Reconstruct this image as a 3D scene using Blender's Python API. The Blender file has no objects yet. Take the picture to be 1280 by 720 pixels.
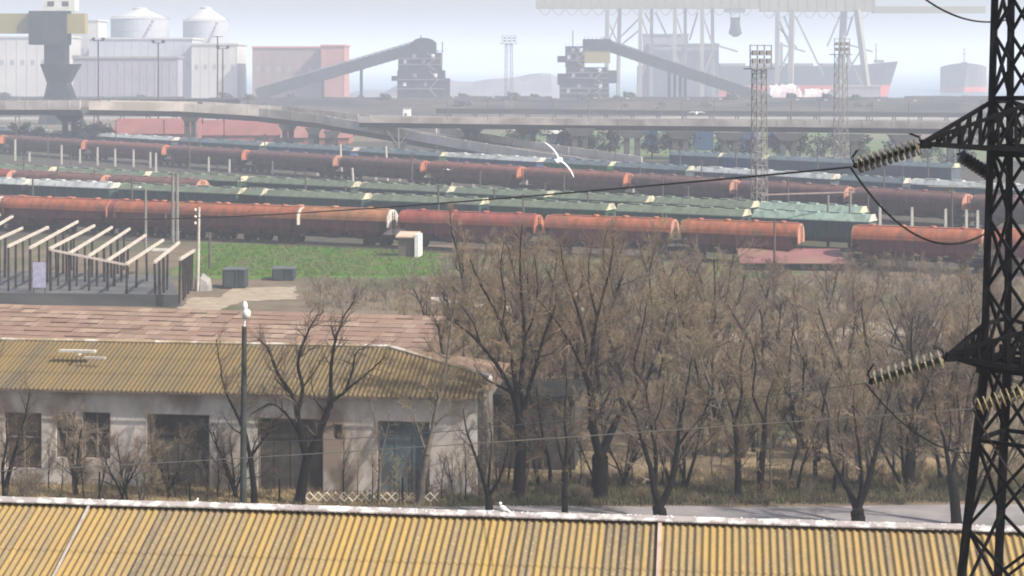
import bpy, math, random
from mathutils import Vector, Matrix, Quaternion

# ------------------------------------------------------------------ camera, sky, sun, exposure
F, H, XC, YH = 2300.0, 22.0, 640.0, 82.0      # focal length in photo pixels, eye height, principal column, horizon row
scene = bpy.context.scene
cam_d = bpy.data.cameras.new('camera'); cam = bpy.data.objects.new('camera', cam_d)
scene.collection.objects.link(cam); scene.camera = cam
cam.location = (0, 0, H); cam.rotation_euler = (math.pi/2, 0, 0)
cam_d.sensor_width = 36; cam_d.lens = 36*F/1280; cam_d.shift_y = -(360-YH)/1280
cam_d.clip_start = 0.5; cam_d.clip_end = 30000

SUN_EL, SUN_AZ = math.radians(42), math.radians(116)     # azimuth clockwise from +Y (view direction)
world = bpy.data.worlds.new('World'); scene.world = world; world.use_nodes = True
wn = world.node_tree; bg = wn.nodes['Background']
sky = wn.nodes.new('ShaderNodeTexSky'); sky.sky_type = 'NISHITA'; sky.sun_disc = False
sky.sun_elevation = SUN_EL; sky.sun_rotation = SUN_AZ
sky.air_density = 1.3; sky.dust_density = 3.6; sky.altitude = 30
wn.links.new(sky.outputs[0], bg.inputs[0]); bg.inputs[1].default_value = 0.12
sun_d = bpy.data.lights.new('sun', 'SUN'); sun_d.energy = 4.8; sun_d.angle = math.radians(0.6); sun_d.color = (1, .93, .82)
sun = bpy.data.objects.new('sun', sun_d); scene.collection.objects.link(sun)
to_sun = Vector((math.sin(SUN_AZ)*math.cos(SUN_EL), math.cos(SUN_AZ)*math.cos(SUN_EL), math.sin(SUN_EL)))
sun.rotation_euler = to_sun.to_track_quat('Z', 'Y').to_euler(); sun.location = (200, -100, 300)
vs = scene.view_settings
scene.display_settings.display_device = 'sRGB'
vs.view_transform = 'Standard'; vs.look = 'None'; vs.gamma = 1; vs.use_curve_mapping = False; vs.exposure = 0.7
scene.cycles.filter_width = 1.9; scene.cycles.volume_bounces = 3; scene.cycles.max_bounces = 8
HAZE = 0.00054
HAZE_COL = (0.775, 0.85, 1.0)

rnd = random.Random(7)
COL = scene.collection
KIDS = {}

# ------------------------------------------------------------------ helpers
def W(x, y, Y):
    """photo column / row at depth Y -> world point"""
    return Vector(((x-XC)*Y/F, Y, H-(y-YH)*Y/F))
def G(x, y, z=0.0):
    """photo column / row -> point on the level z"""
    return W(x, y, (H-z)*F/(y-YH))
def depth(y, z=0.0): return (H-z)*F/(y-YH)

def link(o, parent=None):
    COL.objects.link(o)
    if parent is not None:
        o.parent = parent; KIDS.setdefault(parent.name, []).append(o)
    return o

def tag(o, label=None, cat=None, group=None, kind=None):
    if label: o['label'] = label
    if cat: o['category'] = cat
    if group: o['group'] = group
    if kind: o['kind'] = kind
    return o

def thing(name, label, cat, loc=(0, 0, 0), rz=0, group=None):
    o = bpy.data.objects.new(name, None); o.empty_display_size = .3
    o.location = loc; o.rotation_euler = (0, 0, rz)
    link(o); return tag(o, label, cat, group)

def dup(root, loc, rz=None, label=None, scale=None):
    def cp(o, parent):
        c = o.copy(); link(c, parent)
        for k in KIDS.get(o.name, []): cp(k, c)
        return c
    r = cp(root, None); r.location = loc
    if rz is not None: r.rotation_euler = (0, 0, rz)
    if label: r['label'] = label
    if scale is not None: r.scale = scale
    return r

class MB:
    def __init__(s): s.v = []; s.f = []
    def add(s, vs, fs):
        n = len(s.v); s.v.extend([tuple(p) for p in vs]); s.f.extend([tuple(i+n for i in f) for f in fs]); return s
    def hexa(s, p):
        return s.add(p, [(0,3,2,1),(4,5,6,7),(0,1,5,4),(1,2,6,5),(2,3,7,6),(3,0,4,7)])
    def box(s, c, d, rz=0):
        cx, cy, cz = c; a, b, h = d[0]/2, d[1]/2, d[2]/2; C, S = math.cos(rz), math.sin(rz)
        P = []
        for z in (-h, h):
            for x, y in ((-a,-b),(a,-b),(a,b),(-a,b)):
                P.append((cx+x*C-y*S, cy+x*S+y*C, cz+z))
        return s.hexa(P)
    def bar(s, a, b, w, h=None):
        h = h or w; a = Vector(a); b = Vector(b); d = (b-a).normalized()
        u = d.cross(Vector((0,0,1)))
        if u.length < 1e-3: u = Vector((1,0,0))
        u.normalize(); t = u.cross(d)
        P = []
        for q in (a, b):
            for i, j in ((-1,-1),(1,-1),(1,1),(-1,1)): P.append(q+u*(i*w/2)+t*(j*h/2))
        return s.hexa(P)
    def tube(s, pts, rad, n=6, cap=True):
        pts = [Vector(p) for p in pts]
        if not hasattr(rad, '__len__'): rad = [rad]*len(pts)
        d0 = (pts[1]-pts[0]).normalized()
        u = d0.orthogonal().normalized(); base = len(s.v)
        for i, p in enumerate(pts):
            if i == 0: d = pts[1]-pts[0]
            elif i == len(pts)-1: d = pts[-1]-pts[-2]
            else: d = pts[i+1]-pts[i-1]
            d.normalize(); u = (u-d*u.dot(d)); u = u.normalized() if u.length > 1e-5 else d.orthogonal().normalized()
            w = d.cross(u)
            for k in range(n):
                a = 2*math.pi*k/n; q = p+(u*math.cos(a)+w*math.sin(a))*rad[i]; s.v.append((q.x, q.y, q.z))
        for i in range(len(pts)-1):
            for k in range(n):
                a = base+i*n+k; b = base+i*n+(k+1) % n
                s.f.append((a, b, b+n, a+n))
        if cap:
            s.f.append(tuple(base+k for k in range(n))[::-1]); m = base+(len(pts)-1)*n
            s.f.append(tuple(m+k for k in range(n)))
        return s
    def prism(s, prof, x0, x1):
        """profile of (y,z) swept along x"""
        n = len(prof)
        P = [(x0, y, z) for y, z in prof]+[(x1, y, z) for y, z in prof]
        Fc = [(i, (i+1) % n, n+(i+1) % n, n+i) for i in range(n)]
        return s.add(P, Fc+[tuple(range(n))[::-1], tuple(range(n, 2*n))])
    def lathe(s, prof, n=24, c=(0,0,0), axis='z'):
        base = len(s.v)
        for r, z in prof:
            for k in range(n):
                a = 2*math.pi*k/n; x, y = r*math.cos(a), r*math.sin(a)
                p = (x, y, z) if axis == 'z' else (z, x, y) if axis == 'x' else (x, z, y)
                s.v.append((p[0]+c[0], p[1]+c[1], p[2]+c[2]))
        for i in range(len(prof)-1):
            for k in range(n):
                a = base+i*n+k; b = base+i*n+(k+1) % n; s.f.append((a, b, b+n, a+n))
        s.f.append(tuple(base+k for k in range(n))[::-1]); m = base+(len(prof)-1)*n
        s.f.append(tuple(m+k for k in range(n))); return s
    def build(s, name, mat, parent=None, loc=None, smooth=False, rz=0):
        me = bpy.data.meshes.new(name); me.from_pydata(s.v, [], s.f); me.update()
        me.materials.append(mat)
        if smooth: me.polygons.foreach_set('use_smooth', [True]*len(me.polygons))
        o = bpy.data.objects.new(name, me)
        if loc is not None: o.location = loc
        if rz: o.rotation_euler = (0, 0, rz)
        return link(o, parent)

def struct(name, mb, mat, kind='structure', loc=None):
    o = mb.build(name, mat, loc=loc); o['kind'] = kind; return o

MATS = {}
def mat(name, c1, c2=None, scale=1.0, rough=.85, metal=0, stretch=(1,1,1), lo=.35, hi=.65, bump=0, c3=None, scale3=.2, detail=5, coord='Object', rand=0):
    if name in MATS: return MATS[name]
    m = bpy.data.materials.new(name); m.use_nodes = True; t = m.node_tree; N = t.nodes; L = t.links
    b = N['Principled BSDF']; b.inputs['Roughness'].default_value = rough; b.inputs['Metallic'].default_value = metal
    b.inputs['Specular IOR Level'].default_value = .2 if max(c1) > .06 or rough < .3 else .04
    c2 = c2 or tuple(v*.72 for v in c1)
    c1, c2 = tuple(v*.86 for v in c1), tuple(v*.86 for v in c2)
    if c3: c3 = tuple(v*.86 for v in c3)
    tc = N.new('ShaderNodeTexCoord'); mp = N.new('ShaderNodeMapping'); mp.inputs['Scale'].default_value = stretch
    L.new(tc.outputs[coord], mp.inputs['Vector'])
    if rand:
        oi = N.new('ShaderNodeObjectInfo'); mu = N.new('ShaderNodeMath'); mu.operation = 'MULTIPLY'; mu.inputs[1].default_value = 77
        L.new(oi.outputs['Random'], mu.inputs[0]); cx = N.new('ShaderNodeCombineXYZ')
        for k in range(3): L.new(mu.outputs[0], cx.inputs[k])
        L.new(cx.outputs[0], mp.inputs['Location'])
    nz = N.new('ShaderNodeTexNoise'); nz.inputs['Scale'].default_value = scale; nz.inputs['Detail'].default_value = detail
    L.new(mp.outputs[0], nz.inputs['Vector'])
    cr = N.new('ShaderNodeValToRGB'); e = cr.color_ramp.elements
    e[0].position = lo; e[0].color = (*c1, 1); e[1].position = hi; e[1].color = (*c2, 1)
    L.new(nz.outputs['Fac'], cr.inputs[0]); out = cr.outputs[0]
    if c3 is not None:
        n3 = N.new('ShaderNodeTexNoise'); n3.inputs['Scale'].default_value = scale3; n3.inputs['Detail'].default_value = 6
        L.new(mp.outputs[0], n3.inputs['Vector'])
        r3 = N.new('ShaderNodeValToRGB'); r3.color_ramp.elements[0].position = .5; r3.color_ramp.elements[1].position = .62
        L.new(n3.outputs['Fac'], r3.inputs[0])
        mx = N.new('ShaderNodeMix'); mx.data_type = 'RGBA'; L.new(r3.outputs[0], mx.inputs[0]); L.new(out, mx.inputs[6]); mx.inputs[7].default_value = (*c3, 1)
        out = mx.outputs[2]
    L.new(out, b.inputs['Base Color'])
    if bump:
        bp = N.new('ShaderNodeBump'); bp.inputs['Strength'].default_value = bump; bp.inputs['Distance'].default_value = .05
        L.new(nz.outputs['Fac'], bp.inputs['Height']); L.new(bp.outputs[0], b.inputs['Normal'])
    MATS[name] = m; return m

ORD = ['', 'first', 'second', 'third', 'fourth', 'fifth', 'sixth', 'seventh', 'eighth', 'ninth', 'tenth', 'eleventh', 'twelfth', 'thirteenth', 'fourteenth',
       'fifteenth', 'sixteenth', 'seventeenth', 'eighteenth', 'nineteenth', 'twentieth']
TENS = {2: 'twenty', 3: 'thirty', 4: 'forty', 5: 'fifty'}
def nth(n, total=None):
    if n == 1: s = 'leftmost'
    elif total and n == total: s = 'rightmost'
    elif n <= 20: s = ORD[n]+' from left'
    elif n % 10 == 0: s = TENS[n//10][:-1]+'ieth from left'
    else: s = TENS[n//10]+'-'+ORD[n % 10]+' from left'
    return s
# ------------------------------------------------------------------ the setting: ground, roads, water
def sheet(name, px, m, z, kind='structure', jag=0, sub=10):
    """flat patch whose outline is given on the ground, its edge roughened"""
    pts = [G(x, y) for x, y in px]; out = []
    for i, p in enumerate(pts):
        q = pts[(i+1) % len(pts)]
        n = sub if jag else 1
        for k in range(n):
            v = p.lerp(q, k/n)
            if jag and k:
                hor = abs(q.x-p.x) > abs(q.y-p.y)*.6
                v = v+(Vector((0, rnd.gauss(0, jag), 0)) if hor else Vector((rnd.gauss(0, jag*.5), 0, 0)))
            out.append((v.x, v.y, z))
    mb = MB(); mb.add(out, [tuple(range(len(out)))[::-1]]); return struct(name, mb, m, kind)

m_ground = mat('dry ground', (.115,.088,.06), (.185,.142,.098), .35, bump=.3, c3=(.085,.09,.045), scale3=.05, lo=.3, hi=.7)
g = MB(); g.add([(-4500,-60,0),(4500,-60,0),(4500,9500,0),(-4500,9500,0)], [(0,1,2,3)]); struct('ground', g, m_ground)
m_sea = mat('sea', (.10,.14,.18), (.13,.17,.21), .02, rough=.25)
g = MB(); g.add([(-4400,1255,.3),(4400,1225,.3),(4400,9400,.3),(-4400,9400,.3)], [(0,1,2,3)]); struct('sea_water', g, m_sea)
m_quay = mat('quay', (.22,.19,.165), (.30,.27,.24), .05, c3=(.14,.12,.11), scale3=.02)
sheet('port_apron', [(-900,125.5),(2200,125.5),(1500,150),(-300,150)], m_quay, .02)
m_ballast = mat('ballast', (.055,.05,.045), (.10,.085,.072), .6, c3=(.07,.075,.045), scale3=.04)
sheet('rail_yard_ground', [(-700,168),(2000,190),(1600,335),(1000,335),(560,306),(-300,296)], m_ballast, .012)
m_road = mat('road', (.20,.185,.19), (.26,.24,.24), .8, c3=(.17,.16,.15), scale3=.15)
sheet('service_road', [(430,634),(700,633),(960,634),(1500,628),(1500,690),(900,684),(430,676)], m_road, .03, jag=.12)
m_grass = mat('grass', (.05,.122,.014), (.095,.178,.028), .5, c3=(.13,.12,.055), scale3=.35, bump=.4)
sheet('grass_field', [(215,346),(250,302),(420,307),(548,310),(552,344),(480,349),(400,347),(300,350)], m_grass, .02, jag=.8)
m_olive_g = mat('olive grass', (.065,.085,.03), (.11,.12,.05), .5, c3=(.15,.125,.075), scale3=.2, bump=.4)
sheet('scrub_grass_field', [(548,310),(740,318),(1000,326),(1010,346),(760,356),(552,348)], m_olive_g, .021, jag=.8)
for i, px in enumerate([((300,322),(420,318),(520,322),(528,326),(420,323),(310,327)), ((255,338),(330,330),(470,338),(540,335),(470,342),(330,334))]):
    sheet('worn_path', list(px), mat('worn soil', (.12,.125,.05), (.085,.13,.03), .6), .026, jag=.35)
m_grass2 = mat('distant grass', (.08,.125,.045), (.12,.15,.06), .05, c3=(.16,.14,.09), scale3=.02)
sheet('far_meadow', [(560,166),(1100,164),(1300,200),(1100,206),(820,201),(720,198)], m_grass2, .022, jag=1.5)
m_dirt = mat('pale dirt', (.36,.30,.225), (.26,.205,.145), .9)
sheet('dirt_yard', [(222,386),(240,372),(275,372),(290,361),(370,358),(372,374),(300,378),(262,392)], m_dirt, .03, jag=.3)
m_dry = mat('dry grass', (.38,.29,.165), (.27,.205,.115), 1.4, c3=(.16,.145,.07), scale3=.3, bump=.5)
sheet('dry_verge', [(-120,605),(250,603),(540,602),(560,610),(556,626),(250,632),(-120,632)], m_dry, .018, jag=.25)
m_clear = mat('leaf litter', (.20,.15,.095), (.13,.10,.065), .6, c3=(.27,.205,.12), scale3=.25, bump=.4)
sheet('dry_clearing', [(610,575),(720,560),(1000,548),(1300,545),(1400,570),(1000,602),(640,600)], m_clear, .016, jag=.5)
sheet('pale_clearing', [(900,418),(1080,405),(1200,404),(1220,416),(1000,428),(880,428)], m_dirt, .016, jag=1.0)

# embankment before the port
m_bank = mat('embankment earth', (.05,.041,.037), (.10,.08,.066), .09, c3=(.035,.032,.032), scale3=.05, stretch=(.35,1,3))
mb = MB(); seg = 90
for i in range(seg+1):
    x = -520+1040*i/seg; j = lambda a: rnd.uniform(-a, a)
    for (yy, zz, a) in ((790, 0, 2), (806, 4.2, 1), (826, 6.6, .35), (870, 6.8, .3), (885, 0, 2)):
        mb.v.append((x, yy+j(a)*2, zz+(j(a)*.8 if zz else 0)))
for i in range(seg):
    for k in range(4):
        a = i*5+k; mb.f.append((a, a+5, a+6, a+1))
struct('embankment_ground', mb, m_bank)
mound = MB()
for i in range(26):
    for k in range(9):
        t = k/8; u = i/25
        mound.v.append((-75+150*u, (t-.5)*120, max(0, 17*math.sin(math.pi*t)*min(1, 1.5*math.sin(math.pi*u))*(.86+.14*math.sin(u*9+1)+.03*math.sin(i*1.3+k)))))
for i in range(25):
    for k in range(8):
        a = i*9+k; mound.f.append((a, a+9, a+10, a+1))
m_ore = mat('ore', (.17,.18,.21), (.23,.23,.25), .05)
p = W(610, 122, 1150)
tag(mound.build('ore_stockpile', m_ore, loc=(p.x, p.y, 0)), 'long grey ore stockpile between the two dark conveyor towers', 'stockpile')
tag(mound.build('ore_stockpile', m_ore, loc=(-70, 1190, 0)), 'low hazy ore stockpile just left of the left conveyor tower', 'stockpile').scale = (.6, 1, .45)

for i, (xa, xb, zh) in enumerate([(-60,230,1.6),(262,480,1.3),(545,690,1.8),(770,940,1.5),(985,1110,1.4),(1130,1300,1.9)]):
    a_, b_ = W(xa,124,826), W(xb,124,826); w = b_.x-a_.x; mb = MB(); n = int(w/3.2)
    for k in range(n): mb.box((w*(k+.5)/n, 0, zh/2), (w/n-.15*(k % 3 == 0), .5, zh*(1+.12*(k % 4 == 0)-.2*(k % 7 == 0))))
    tag(mb.build('slab_wall', mat('bank slabs', (.075,.075,.08), (.12,.115,.115), .2), loc=(a_.x, 826, 6.5)), 'low dark concrete slab wall along the embankment crest, %s' % ['leftmost of six','second from left of six','third from left of six','fourth from left of six','fifth from left of six','rightmost of six'][i], 'wall', 'slab walls along the embankment crest')
# ------------------------------------------------------------------ corrugated roofs
def corrug(mb, x0, x1, pitch, amp, y0, ytop, zf, rows, n=6, lift=.012):
    """wavy sheets in courses: x along the ridge, y from eave (low) to ytop(x), height zf(y)"""
    cols = int((x1-x0)/pitch*n)
    for r in range(rows):
        base = len(mb.v)
        for i in range(cols+1):
            x = x0+(x1-x0)*i/cols; w = amp*math.cos(2*math.pi*(x-x0)/pitch); yt = ytop(x)
            ya = y0+(yt-y0)*r/rows; yb = y0+(yt-y0)*(r+1)/rows+(.03 if r < rows-1 else 0)
            mb.v.append((x, ya, zf(ya)+w+lift)); mb.v.append((x, yb, zf(yb)+w))
        for i in range(cols):
            a = base+2*i; mb.f.append((a, a+2, a+3, a+1))

def corr_mat(name, pitch, cols, dirt):
    """each sheet of the roof weathers its own way: lichen gold to grey, streaked down the slope"""
    m = bpy.data.materials.new(name); m.use_nodes = True; t = m.node_tree; N = t.nodes; L = t.links; b = N['Principled BSDF']
    b.inputs['Roughness'].default_value = .95; b.inputs['Specular IOR Level'].default_value = .1
    tc = N.new('ShaderNodeTexCoord'); sp = N.new('ShaderNodeSeparateXYZ'); L.new(tc.outputs['Object'], sp.inputs[0])
    def M_(op, a, bv):
        n = N.new('ShaderNodeMath'); n.operation = op; L.new(a, n.inputs[0])
        if bv is not None: n.inputs[1].default_value = bv
        return n.outputs[0]
    cell = M_('FLOOR', M_('DIVIDE', sp.outputs[0], pitch), None)
    cellw = M_('FLOOR', M_('DIVIDE', sp.outputs[0], pitch*6.3), None)
    wn_ = N.new('ShaderNodeTexWhiteNoise'); wn_.noise_dimensions = '1D'; L.new(cell, wn_.inputs['W'])
    ww = N.new('ShaderNodeTexWhiteNoise'); ww.noise_dimensions = '1D'; L.new(cellw, ww.inputs['W'])
    mp = N.new('ShaderNodeMapping'); mp.inputs['Scale'].default_value = (2.2, .9, .9); L.new(tc.outputs['Object'], mp.inputs[0])
    nz = N.new('ShaderNodeTexNoise'); nz.inputs['Scale'].default_value = 1.6; nz.inputs['Detail'].default_value = 8; nz.inputs['Roughness'].default_value = .7; L.new(mp.outputs[0], nz.inputs['Vector'])
    n2 = N.new('ShaderNodeTexNoise'); n2.inputs['Scale'].default_value = .22; L.new(tc.outputs['Object'], n2.inputs['Vector'])
    def mul_add(a, k, c): 
        n = N.new('ShaderNodeMath'); n.operation = 'MULTIPLY_ADD'; L.new(a, n.inputs[0]); n.inputs[1].default_value = k
        if isinstance(c, (int, float)): n.inputs[2].default_value = c
        else: L.new(c, n.inputs[2])
        return n.outputs[0]
    v = mul_add(wn_.outputs[0], .42, mul_add(ww.outputs[0], .22, mul_add(nz.outputs['Fac'], .7, mul_add(n2.outputs['Fac'], .7, -.52))))
    cr = N.new('ShaderNodeValToRGB'); e = cr.color_ramp.elements
    e[0].position = 0.02; e[0].color = (*cols[0], 1); e[1].position = .98; e[1].color = (*cols[-1], 1)
    for i, c in enumerate(cols[1:-1]):
        q = e.new((i+1)/(len(cols)-1)); q.color = (*c, 1)
    L.new(v, cr.inputs[0])
    n3 = N.new('ShaderNodeTexNoise'); n3.inputs['Scale'].default_value = 14; n3.inputs['Detail'].default_value = 4; L.new(tc.outputs['Object'], n3.inputs['Vector'])
    r3 = N.new('ShaderNodeValToRGB'); r3.color_ramp.elements[0].position = .56; r3.color_ramp.elements[1].position = .75; L.new(n3.outputs['Fac'], r3.inputs[0])
    mx = N.new('ShaderNodeMix'); mx.data_type = 'RGBA'; L.new(r3.outputs[0], mx.inputs[0]); L.new(cr.outputs[0], mx.inputs[6]); mx.inputs[7].default_value = (*dirt, 1)
    L.new(mx.outputs[2], b.inputs['Base Color'])
    return m

GOLD = [(.32,.215,.068), (.275,.188,.07), (.23,.166,.08), (.175,.137,.088), (.10,.083,.062)]
m_near = corr_mat('lichen cement sheet', .177, GOLD, (.30,.235,.12))
m_far = corr_mat('lichen cement sheet far', .25, [(.165,.118,.052), (.14,.102,.05), (.115,.09,.054), (.08,.068,.048)], (.06,.05,.034))
m_ridge = mat('ridge cap', (.36,.32,.31), (.30,.265,.26), 3, c3=(.62,.60,.58), scale3=3.2)
m_plaster = mat('grimy plaster', (.60,.55,.51), (.42,.375,.34), .7, c3=(.27,.21,.17), scale3=.35, stretch=(1,1,.6))
m_boards = mat('dark boards', (.05,.045,.042), (.09,.08,.07), 1.5)  # plain dark filling for gates, doors and windows

# near shed: only its upper roof is in view
KR = .12
p0 = W(640, 641, 45); rz = -math.atan(KR)
nr = thing('corrugated_roof_shed', 'long near shed with yellow-ochre corrugated roof along the bottom edge', 'shed', (p0.x, p0.y, 0), rz)
zr = p0.z; SL = .38; X0, X1 = -18.5, 18.2; RUN = 5.4
mb = MB(); corrug(mb, X0, X1, .177, .026, -RUN, lambda x: -.06, lambda y: zr-.10+SL*y, 3, n=8, lift=.014)
mb.build('roof_slope', m_near, nr)
mb = MB(); corrug(mb, X0, X1, .177, .036, .06, lambda x: RUN, lambda y: zr-.10-SL*y, 1, n=4)
mb.build('roof_slope', m_near, nr)
mb = MB()
nseg = int((X1-X0)/.9)
for i in range(nseg):                                          # overlapping ridge pieces
    xa = X0+(X1-X0)*i/nseg; xb = X0+(X1-X0)*(i+1)/nseg+.06; dz = rnd.uniform(-.008, .012)
    prof = []
    for k in range(9):
        a = -1+2*k/8; prof.append((a*.20, zr+.035+dz-.075*abs(a)**1.4+.004*(i % 2)))
    prof += [(.20, prof[-1][1]-.03), (0, zr-.02), (-.20, prof[0][1]-.03)]
    mb.prism(prof, xa, xb)
mb.build('ridge_cap', m_ridge, nr)
mb = MB()
for yy in (-RUN+.35, RUN-.35): mb.box(((X0+X1)/2, yy, (zr-RUN*SL)/2-.1), (X1-X0-.6, .3, zr-RUN*SL-.2))
for xx in (X0+.4, X1-.4): mb.add([(xx,-RUN+.5,0),(xx,RUN-.5,0),(xx,RUN-.5,zr-RUN*SL-.05),(xx,0,zr-.25),(xx,-RUN+.5,zr-RUN*SL-.05)], [(0,1,2,3,4)])
mb.build('wall', m_plaster, nr)
def on_roof(px, py, dz=0):
    """world point where a line of sight meets the near roof's front slope"""
    lo, hi = 36.0, 47.0
    for _ in range(40):
        m = (lo+hi)/2; w = W(px, py, m); d = Vector((w.x-p0.x, w.y-p0.y)); ly = d.x*math.sin(-rz)+d.y*math.cos(-rz)
        if w.z > zr-.06+SL*min(ly, 0): lo = m
        else: hi = m
    return W(px, py, lo)+Vector((0, 0, dz))
m_lath = mat('weathered lath', (.42,.38,.35), (.32,.28,.25), 4)
a, b = on_roof(112, 632, .03), on_roof(60, 735, .03)
tag(MB().bar((0,0,0), b-a, .055, .04).build('wooden_lath', m_lath, loc=a), 'pale lath lying down the slope near the roof left end', 'lath')
a, b = on_roof(825, 652, .02), on_roof(822, 735, .02)
m_flash = mat('pink flashing', (.50,.38,.32), (.38,.28,.22), 3)
tag(MB().bar((0,0,0), b-a, .09, .05).build('roof_strip', m_flash, loc=a), 'pinkish strip running down the corrugated roof beneath the double-stemmed tree', 'roof strip')
# crusts of droppings along the ridge
mb = MB()
for i in range(420):
    x = rnd.uniform(X0, X1); 
    if rnd.random() > .35+.65*((x+18)/36): continue
    y = max(-.19, min(.19, rnd.gauss(-.03, .07))); r = rnd.uniform(.008, .03)
    mb.lathe([(r,-.01),(r*.8,.25*r),(r*.2,.45*r)], 7, (x, y, zr+.042-.075*min(1, abs(y)/.2)**1.4))
o = mb.build('bird_droppings', mat('droppings', (.85,.84,.82), (.72,.70,.68), 9), loc=(p0.x, p0.y, 0), rz=rz)
tag(o, kind='stuff')

# ------------------------------------------------------------------ long hangar across the road
KH = .12; rzh = -math.atan(KH); OH = Vector((-1.8, 94.0, 0)); ch, sh = math.cos(rzh), math.sin(rzh)
def hx(px):
    """column -> distance along the hangar wall from its right corner"""
    k = (px-XC)/F; return (k*OH.y-OH.x)/(ch-k*sh)
def hz(px, py):
    xx = hx(px); return H-(py-YH)*(OH.y+xx*sh)/F
hg = thing('hangar', 'long whitewashed hangar with ochre corrugated roof behind the bare trees', 'hangar', OH, rzh)
XL = -36.0; EZ = 5.05; RY = 5.2; RS = .29
doors = [(6,515,52,585,'window',m_boards), (70,515,94,572,'window',m_boards), (103,515,138,573,'window',m_boards), (183,517,262,603,'gate',m_boards), (322,522,404,608,'gate',m_boards),
         (416,530,428,549,'window',m_boards), (472,526,537,604,'door',mat('blue door', (.085,.125,.15), (.14,.17,.18), .9, c3=(.07,.08,.085), scale3=.8))]
holes = [(hx(a), hx(c), max(0, hz(a,d)) if hz(a,d) > .6 else 0, hz(a,b)) for a,b,c,d,_,_ in doors]
xs = sorted({XL, 0.0}|{h[0] for h in holes}|{h[1] for h in holes}); zs = sorted({0.0, EZ}|{h[2] for h in holes}|{h[3] for h in holes})
mb = MB()
for i in range(len(xs)-1):
    cols = []
    for k in range(len(zs)-1):
        cx, cz = (xs[i]+xs[i+1])/2, (zs[k]+zs[k+1])/2
        solid = not any(h[0] < cx < h[1] and h[2] < cz < h[3] for h in holes)
        if solid and cols and abs(cols[-1][1]-zs[k]) < 1e-6: cols[-1][1] = zs[k+1]
        elif solid: cols.append([zs[k], zs[k+1]])
    for z0, z1 in cols: mb.box(((xs[i]+xs[i+1])/2, .2, (z0+z1)/2), (xs[i+1]-xs[i], .4, z1-z0))
ew = MB().box((-.2, 5.2, EZ/2), (.4, 9.6, EZ)); ew.build('end_wall', mat('darkened end wall', (.17,.15,.13), (.11,.095,.085), .5), hg); mb.box((XL/2, 10.2, EZ/2), (-XL, .4, EZ)); mb.box((XL+.2, 5.2, EZ/2), (.4, 9.6, EZ))  # end wall coloured darker to hold down the direct sun on it
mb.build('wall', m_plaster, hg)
m_frame = mat('worn frame', (.22,.19,.16), (.15,.13,.11), 2)
m_brownpane = mat('rusty shutter', (.13,.085,.06), (.085,.06,.05), .9)
for (h, d) in zip(holes, doors):
    w, z0, z1 = h[1]-h[0], h[2], h[3]; cx = (h[0]+h[1])/2
    pan = MB().box((cx, .3, (z0+z1)/2), (w-.004, .06, z1-z0-.004))
    if d[4] != 'window':
        n = max(2, int(w/.8))
        for k in range(1, n): pan.box((h[0]+w*k/n, .255, (z0+z1)/2), (.05, .03, z1-z0-.1))
    m = m_brownpane if d[0] < 95 else d[5]
    po = pan.build({'window': 'window', 'gate': 'gate', 'door': 'door'}[d[4]], m, hg)
    fr = MB(); t = .09
    fr.box((h[0]+t/2, .2, (z0+z1)/2), (t, .12, z1-z0-.01)); fr.box((h[1]-t/2, .2, (z0+z1)/2), (t, .12, z1-z0-.01)); fr.box((cx, .2, z1-t/2), (w-2*t, .12, t))
    if d[4] == 'window' and w > .8: fr.box((cx, .2, (z0+z1)/2), (.07, .1, z1-z0-t)); fr.box((cx, .205, z0+(z1-z0)*.55), (w-2*t, .08, .06))
    fr.build('frame', m_frame, po)
    if d[4] == 'door': tag(po, 'blue-grey double door')
mb = MB(); HIPX = hx(462)
yt = lambda x: RY-.05 if x < HIPX else RY-.05-(x-HIPX)*(RY*.62)/(-HIPX+.45)
corrug(mb, XL-.3, .44, .25, .045, -.55, lambda x: max(-.5, yt(x)), lambda y: EZ+.18+RS*y, 3, n=6, lift=.02)
mb.build('roof_slope', m_far, hg)
mb = MB(); zt = EZ+.18+RS*RY
mb.add([(XL-.3,RY+.05,zt),(HIPX,RY+.05,zt),(.44,10.9,EZ),(XL-.3,10.9,EZ)], [(0,1,2,3)]); ye = RY*.38-.05; ze_ = EZ+.18+RS*ye; mb.add([(HIPX,RY+.05,zt),(.44,ye+.05,ze_),(.44,10.9,EZ),(HIPX,10.9,EZ)], [(0,1,2,3)]); mb.add([(.42,-.5,EZ),(.42,10.9,EZ),(.42,ye,ze_-.03)], [(0,1,2)])
mb.build('roof_slope', mat('brown rear sheets', (.20,.13,.09), (.13,.085,.06), .8, c3=(.27,.19,.13), scale3=.6), hg)
mb = MB(); mb.tube([(XL-.3,RY,zt+.01),(HIPX,RY,zt+.02)], .13, 6); mb.tube([(HIPX,RY,zt+.02),(.46,ye,ze_+.02)], .15, 6); mb.tube([(.46,ye,ze_+.02),(.46,-.5,EZ+.08)], .13, 6)
mb.build('ridge_cap', mat('old ridge', (.34,.26,.17), (.26,.2,.13), 2, c3=(.55,.5,.45), scale3=.8), hg)
mb = MB(); mb.box((XL/2, -.62, EZ-.02), (-XL, .05, .1)); mb.build('eaves_board', mat('eaves', (.16,.12,.09), (.1,.08,.06), 2), hg)
# loose boards on that roof
a = W(97, 441, 99.2)
bo = MB().box((0,0,0), (2.0,.35,.12), -.12).box((1.1,-.7,-.25), (1.2,.12,.1), -.2).box((.2,-.3,-.12), (.1,.5,.06), -.12)
tag(bo.build('loose_board', mat('bleached board', (.55,.51,.48), (.42,.38,.35), 2), loc=a+Vector((0,0,.1))), 'bleached loose boards lying near the ridge of the ochre hangar roof', 'board')

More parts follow.
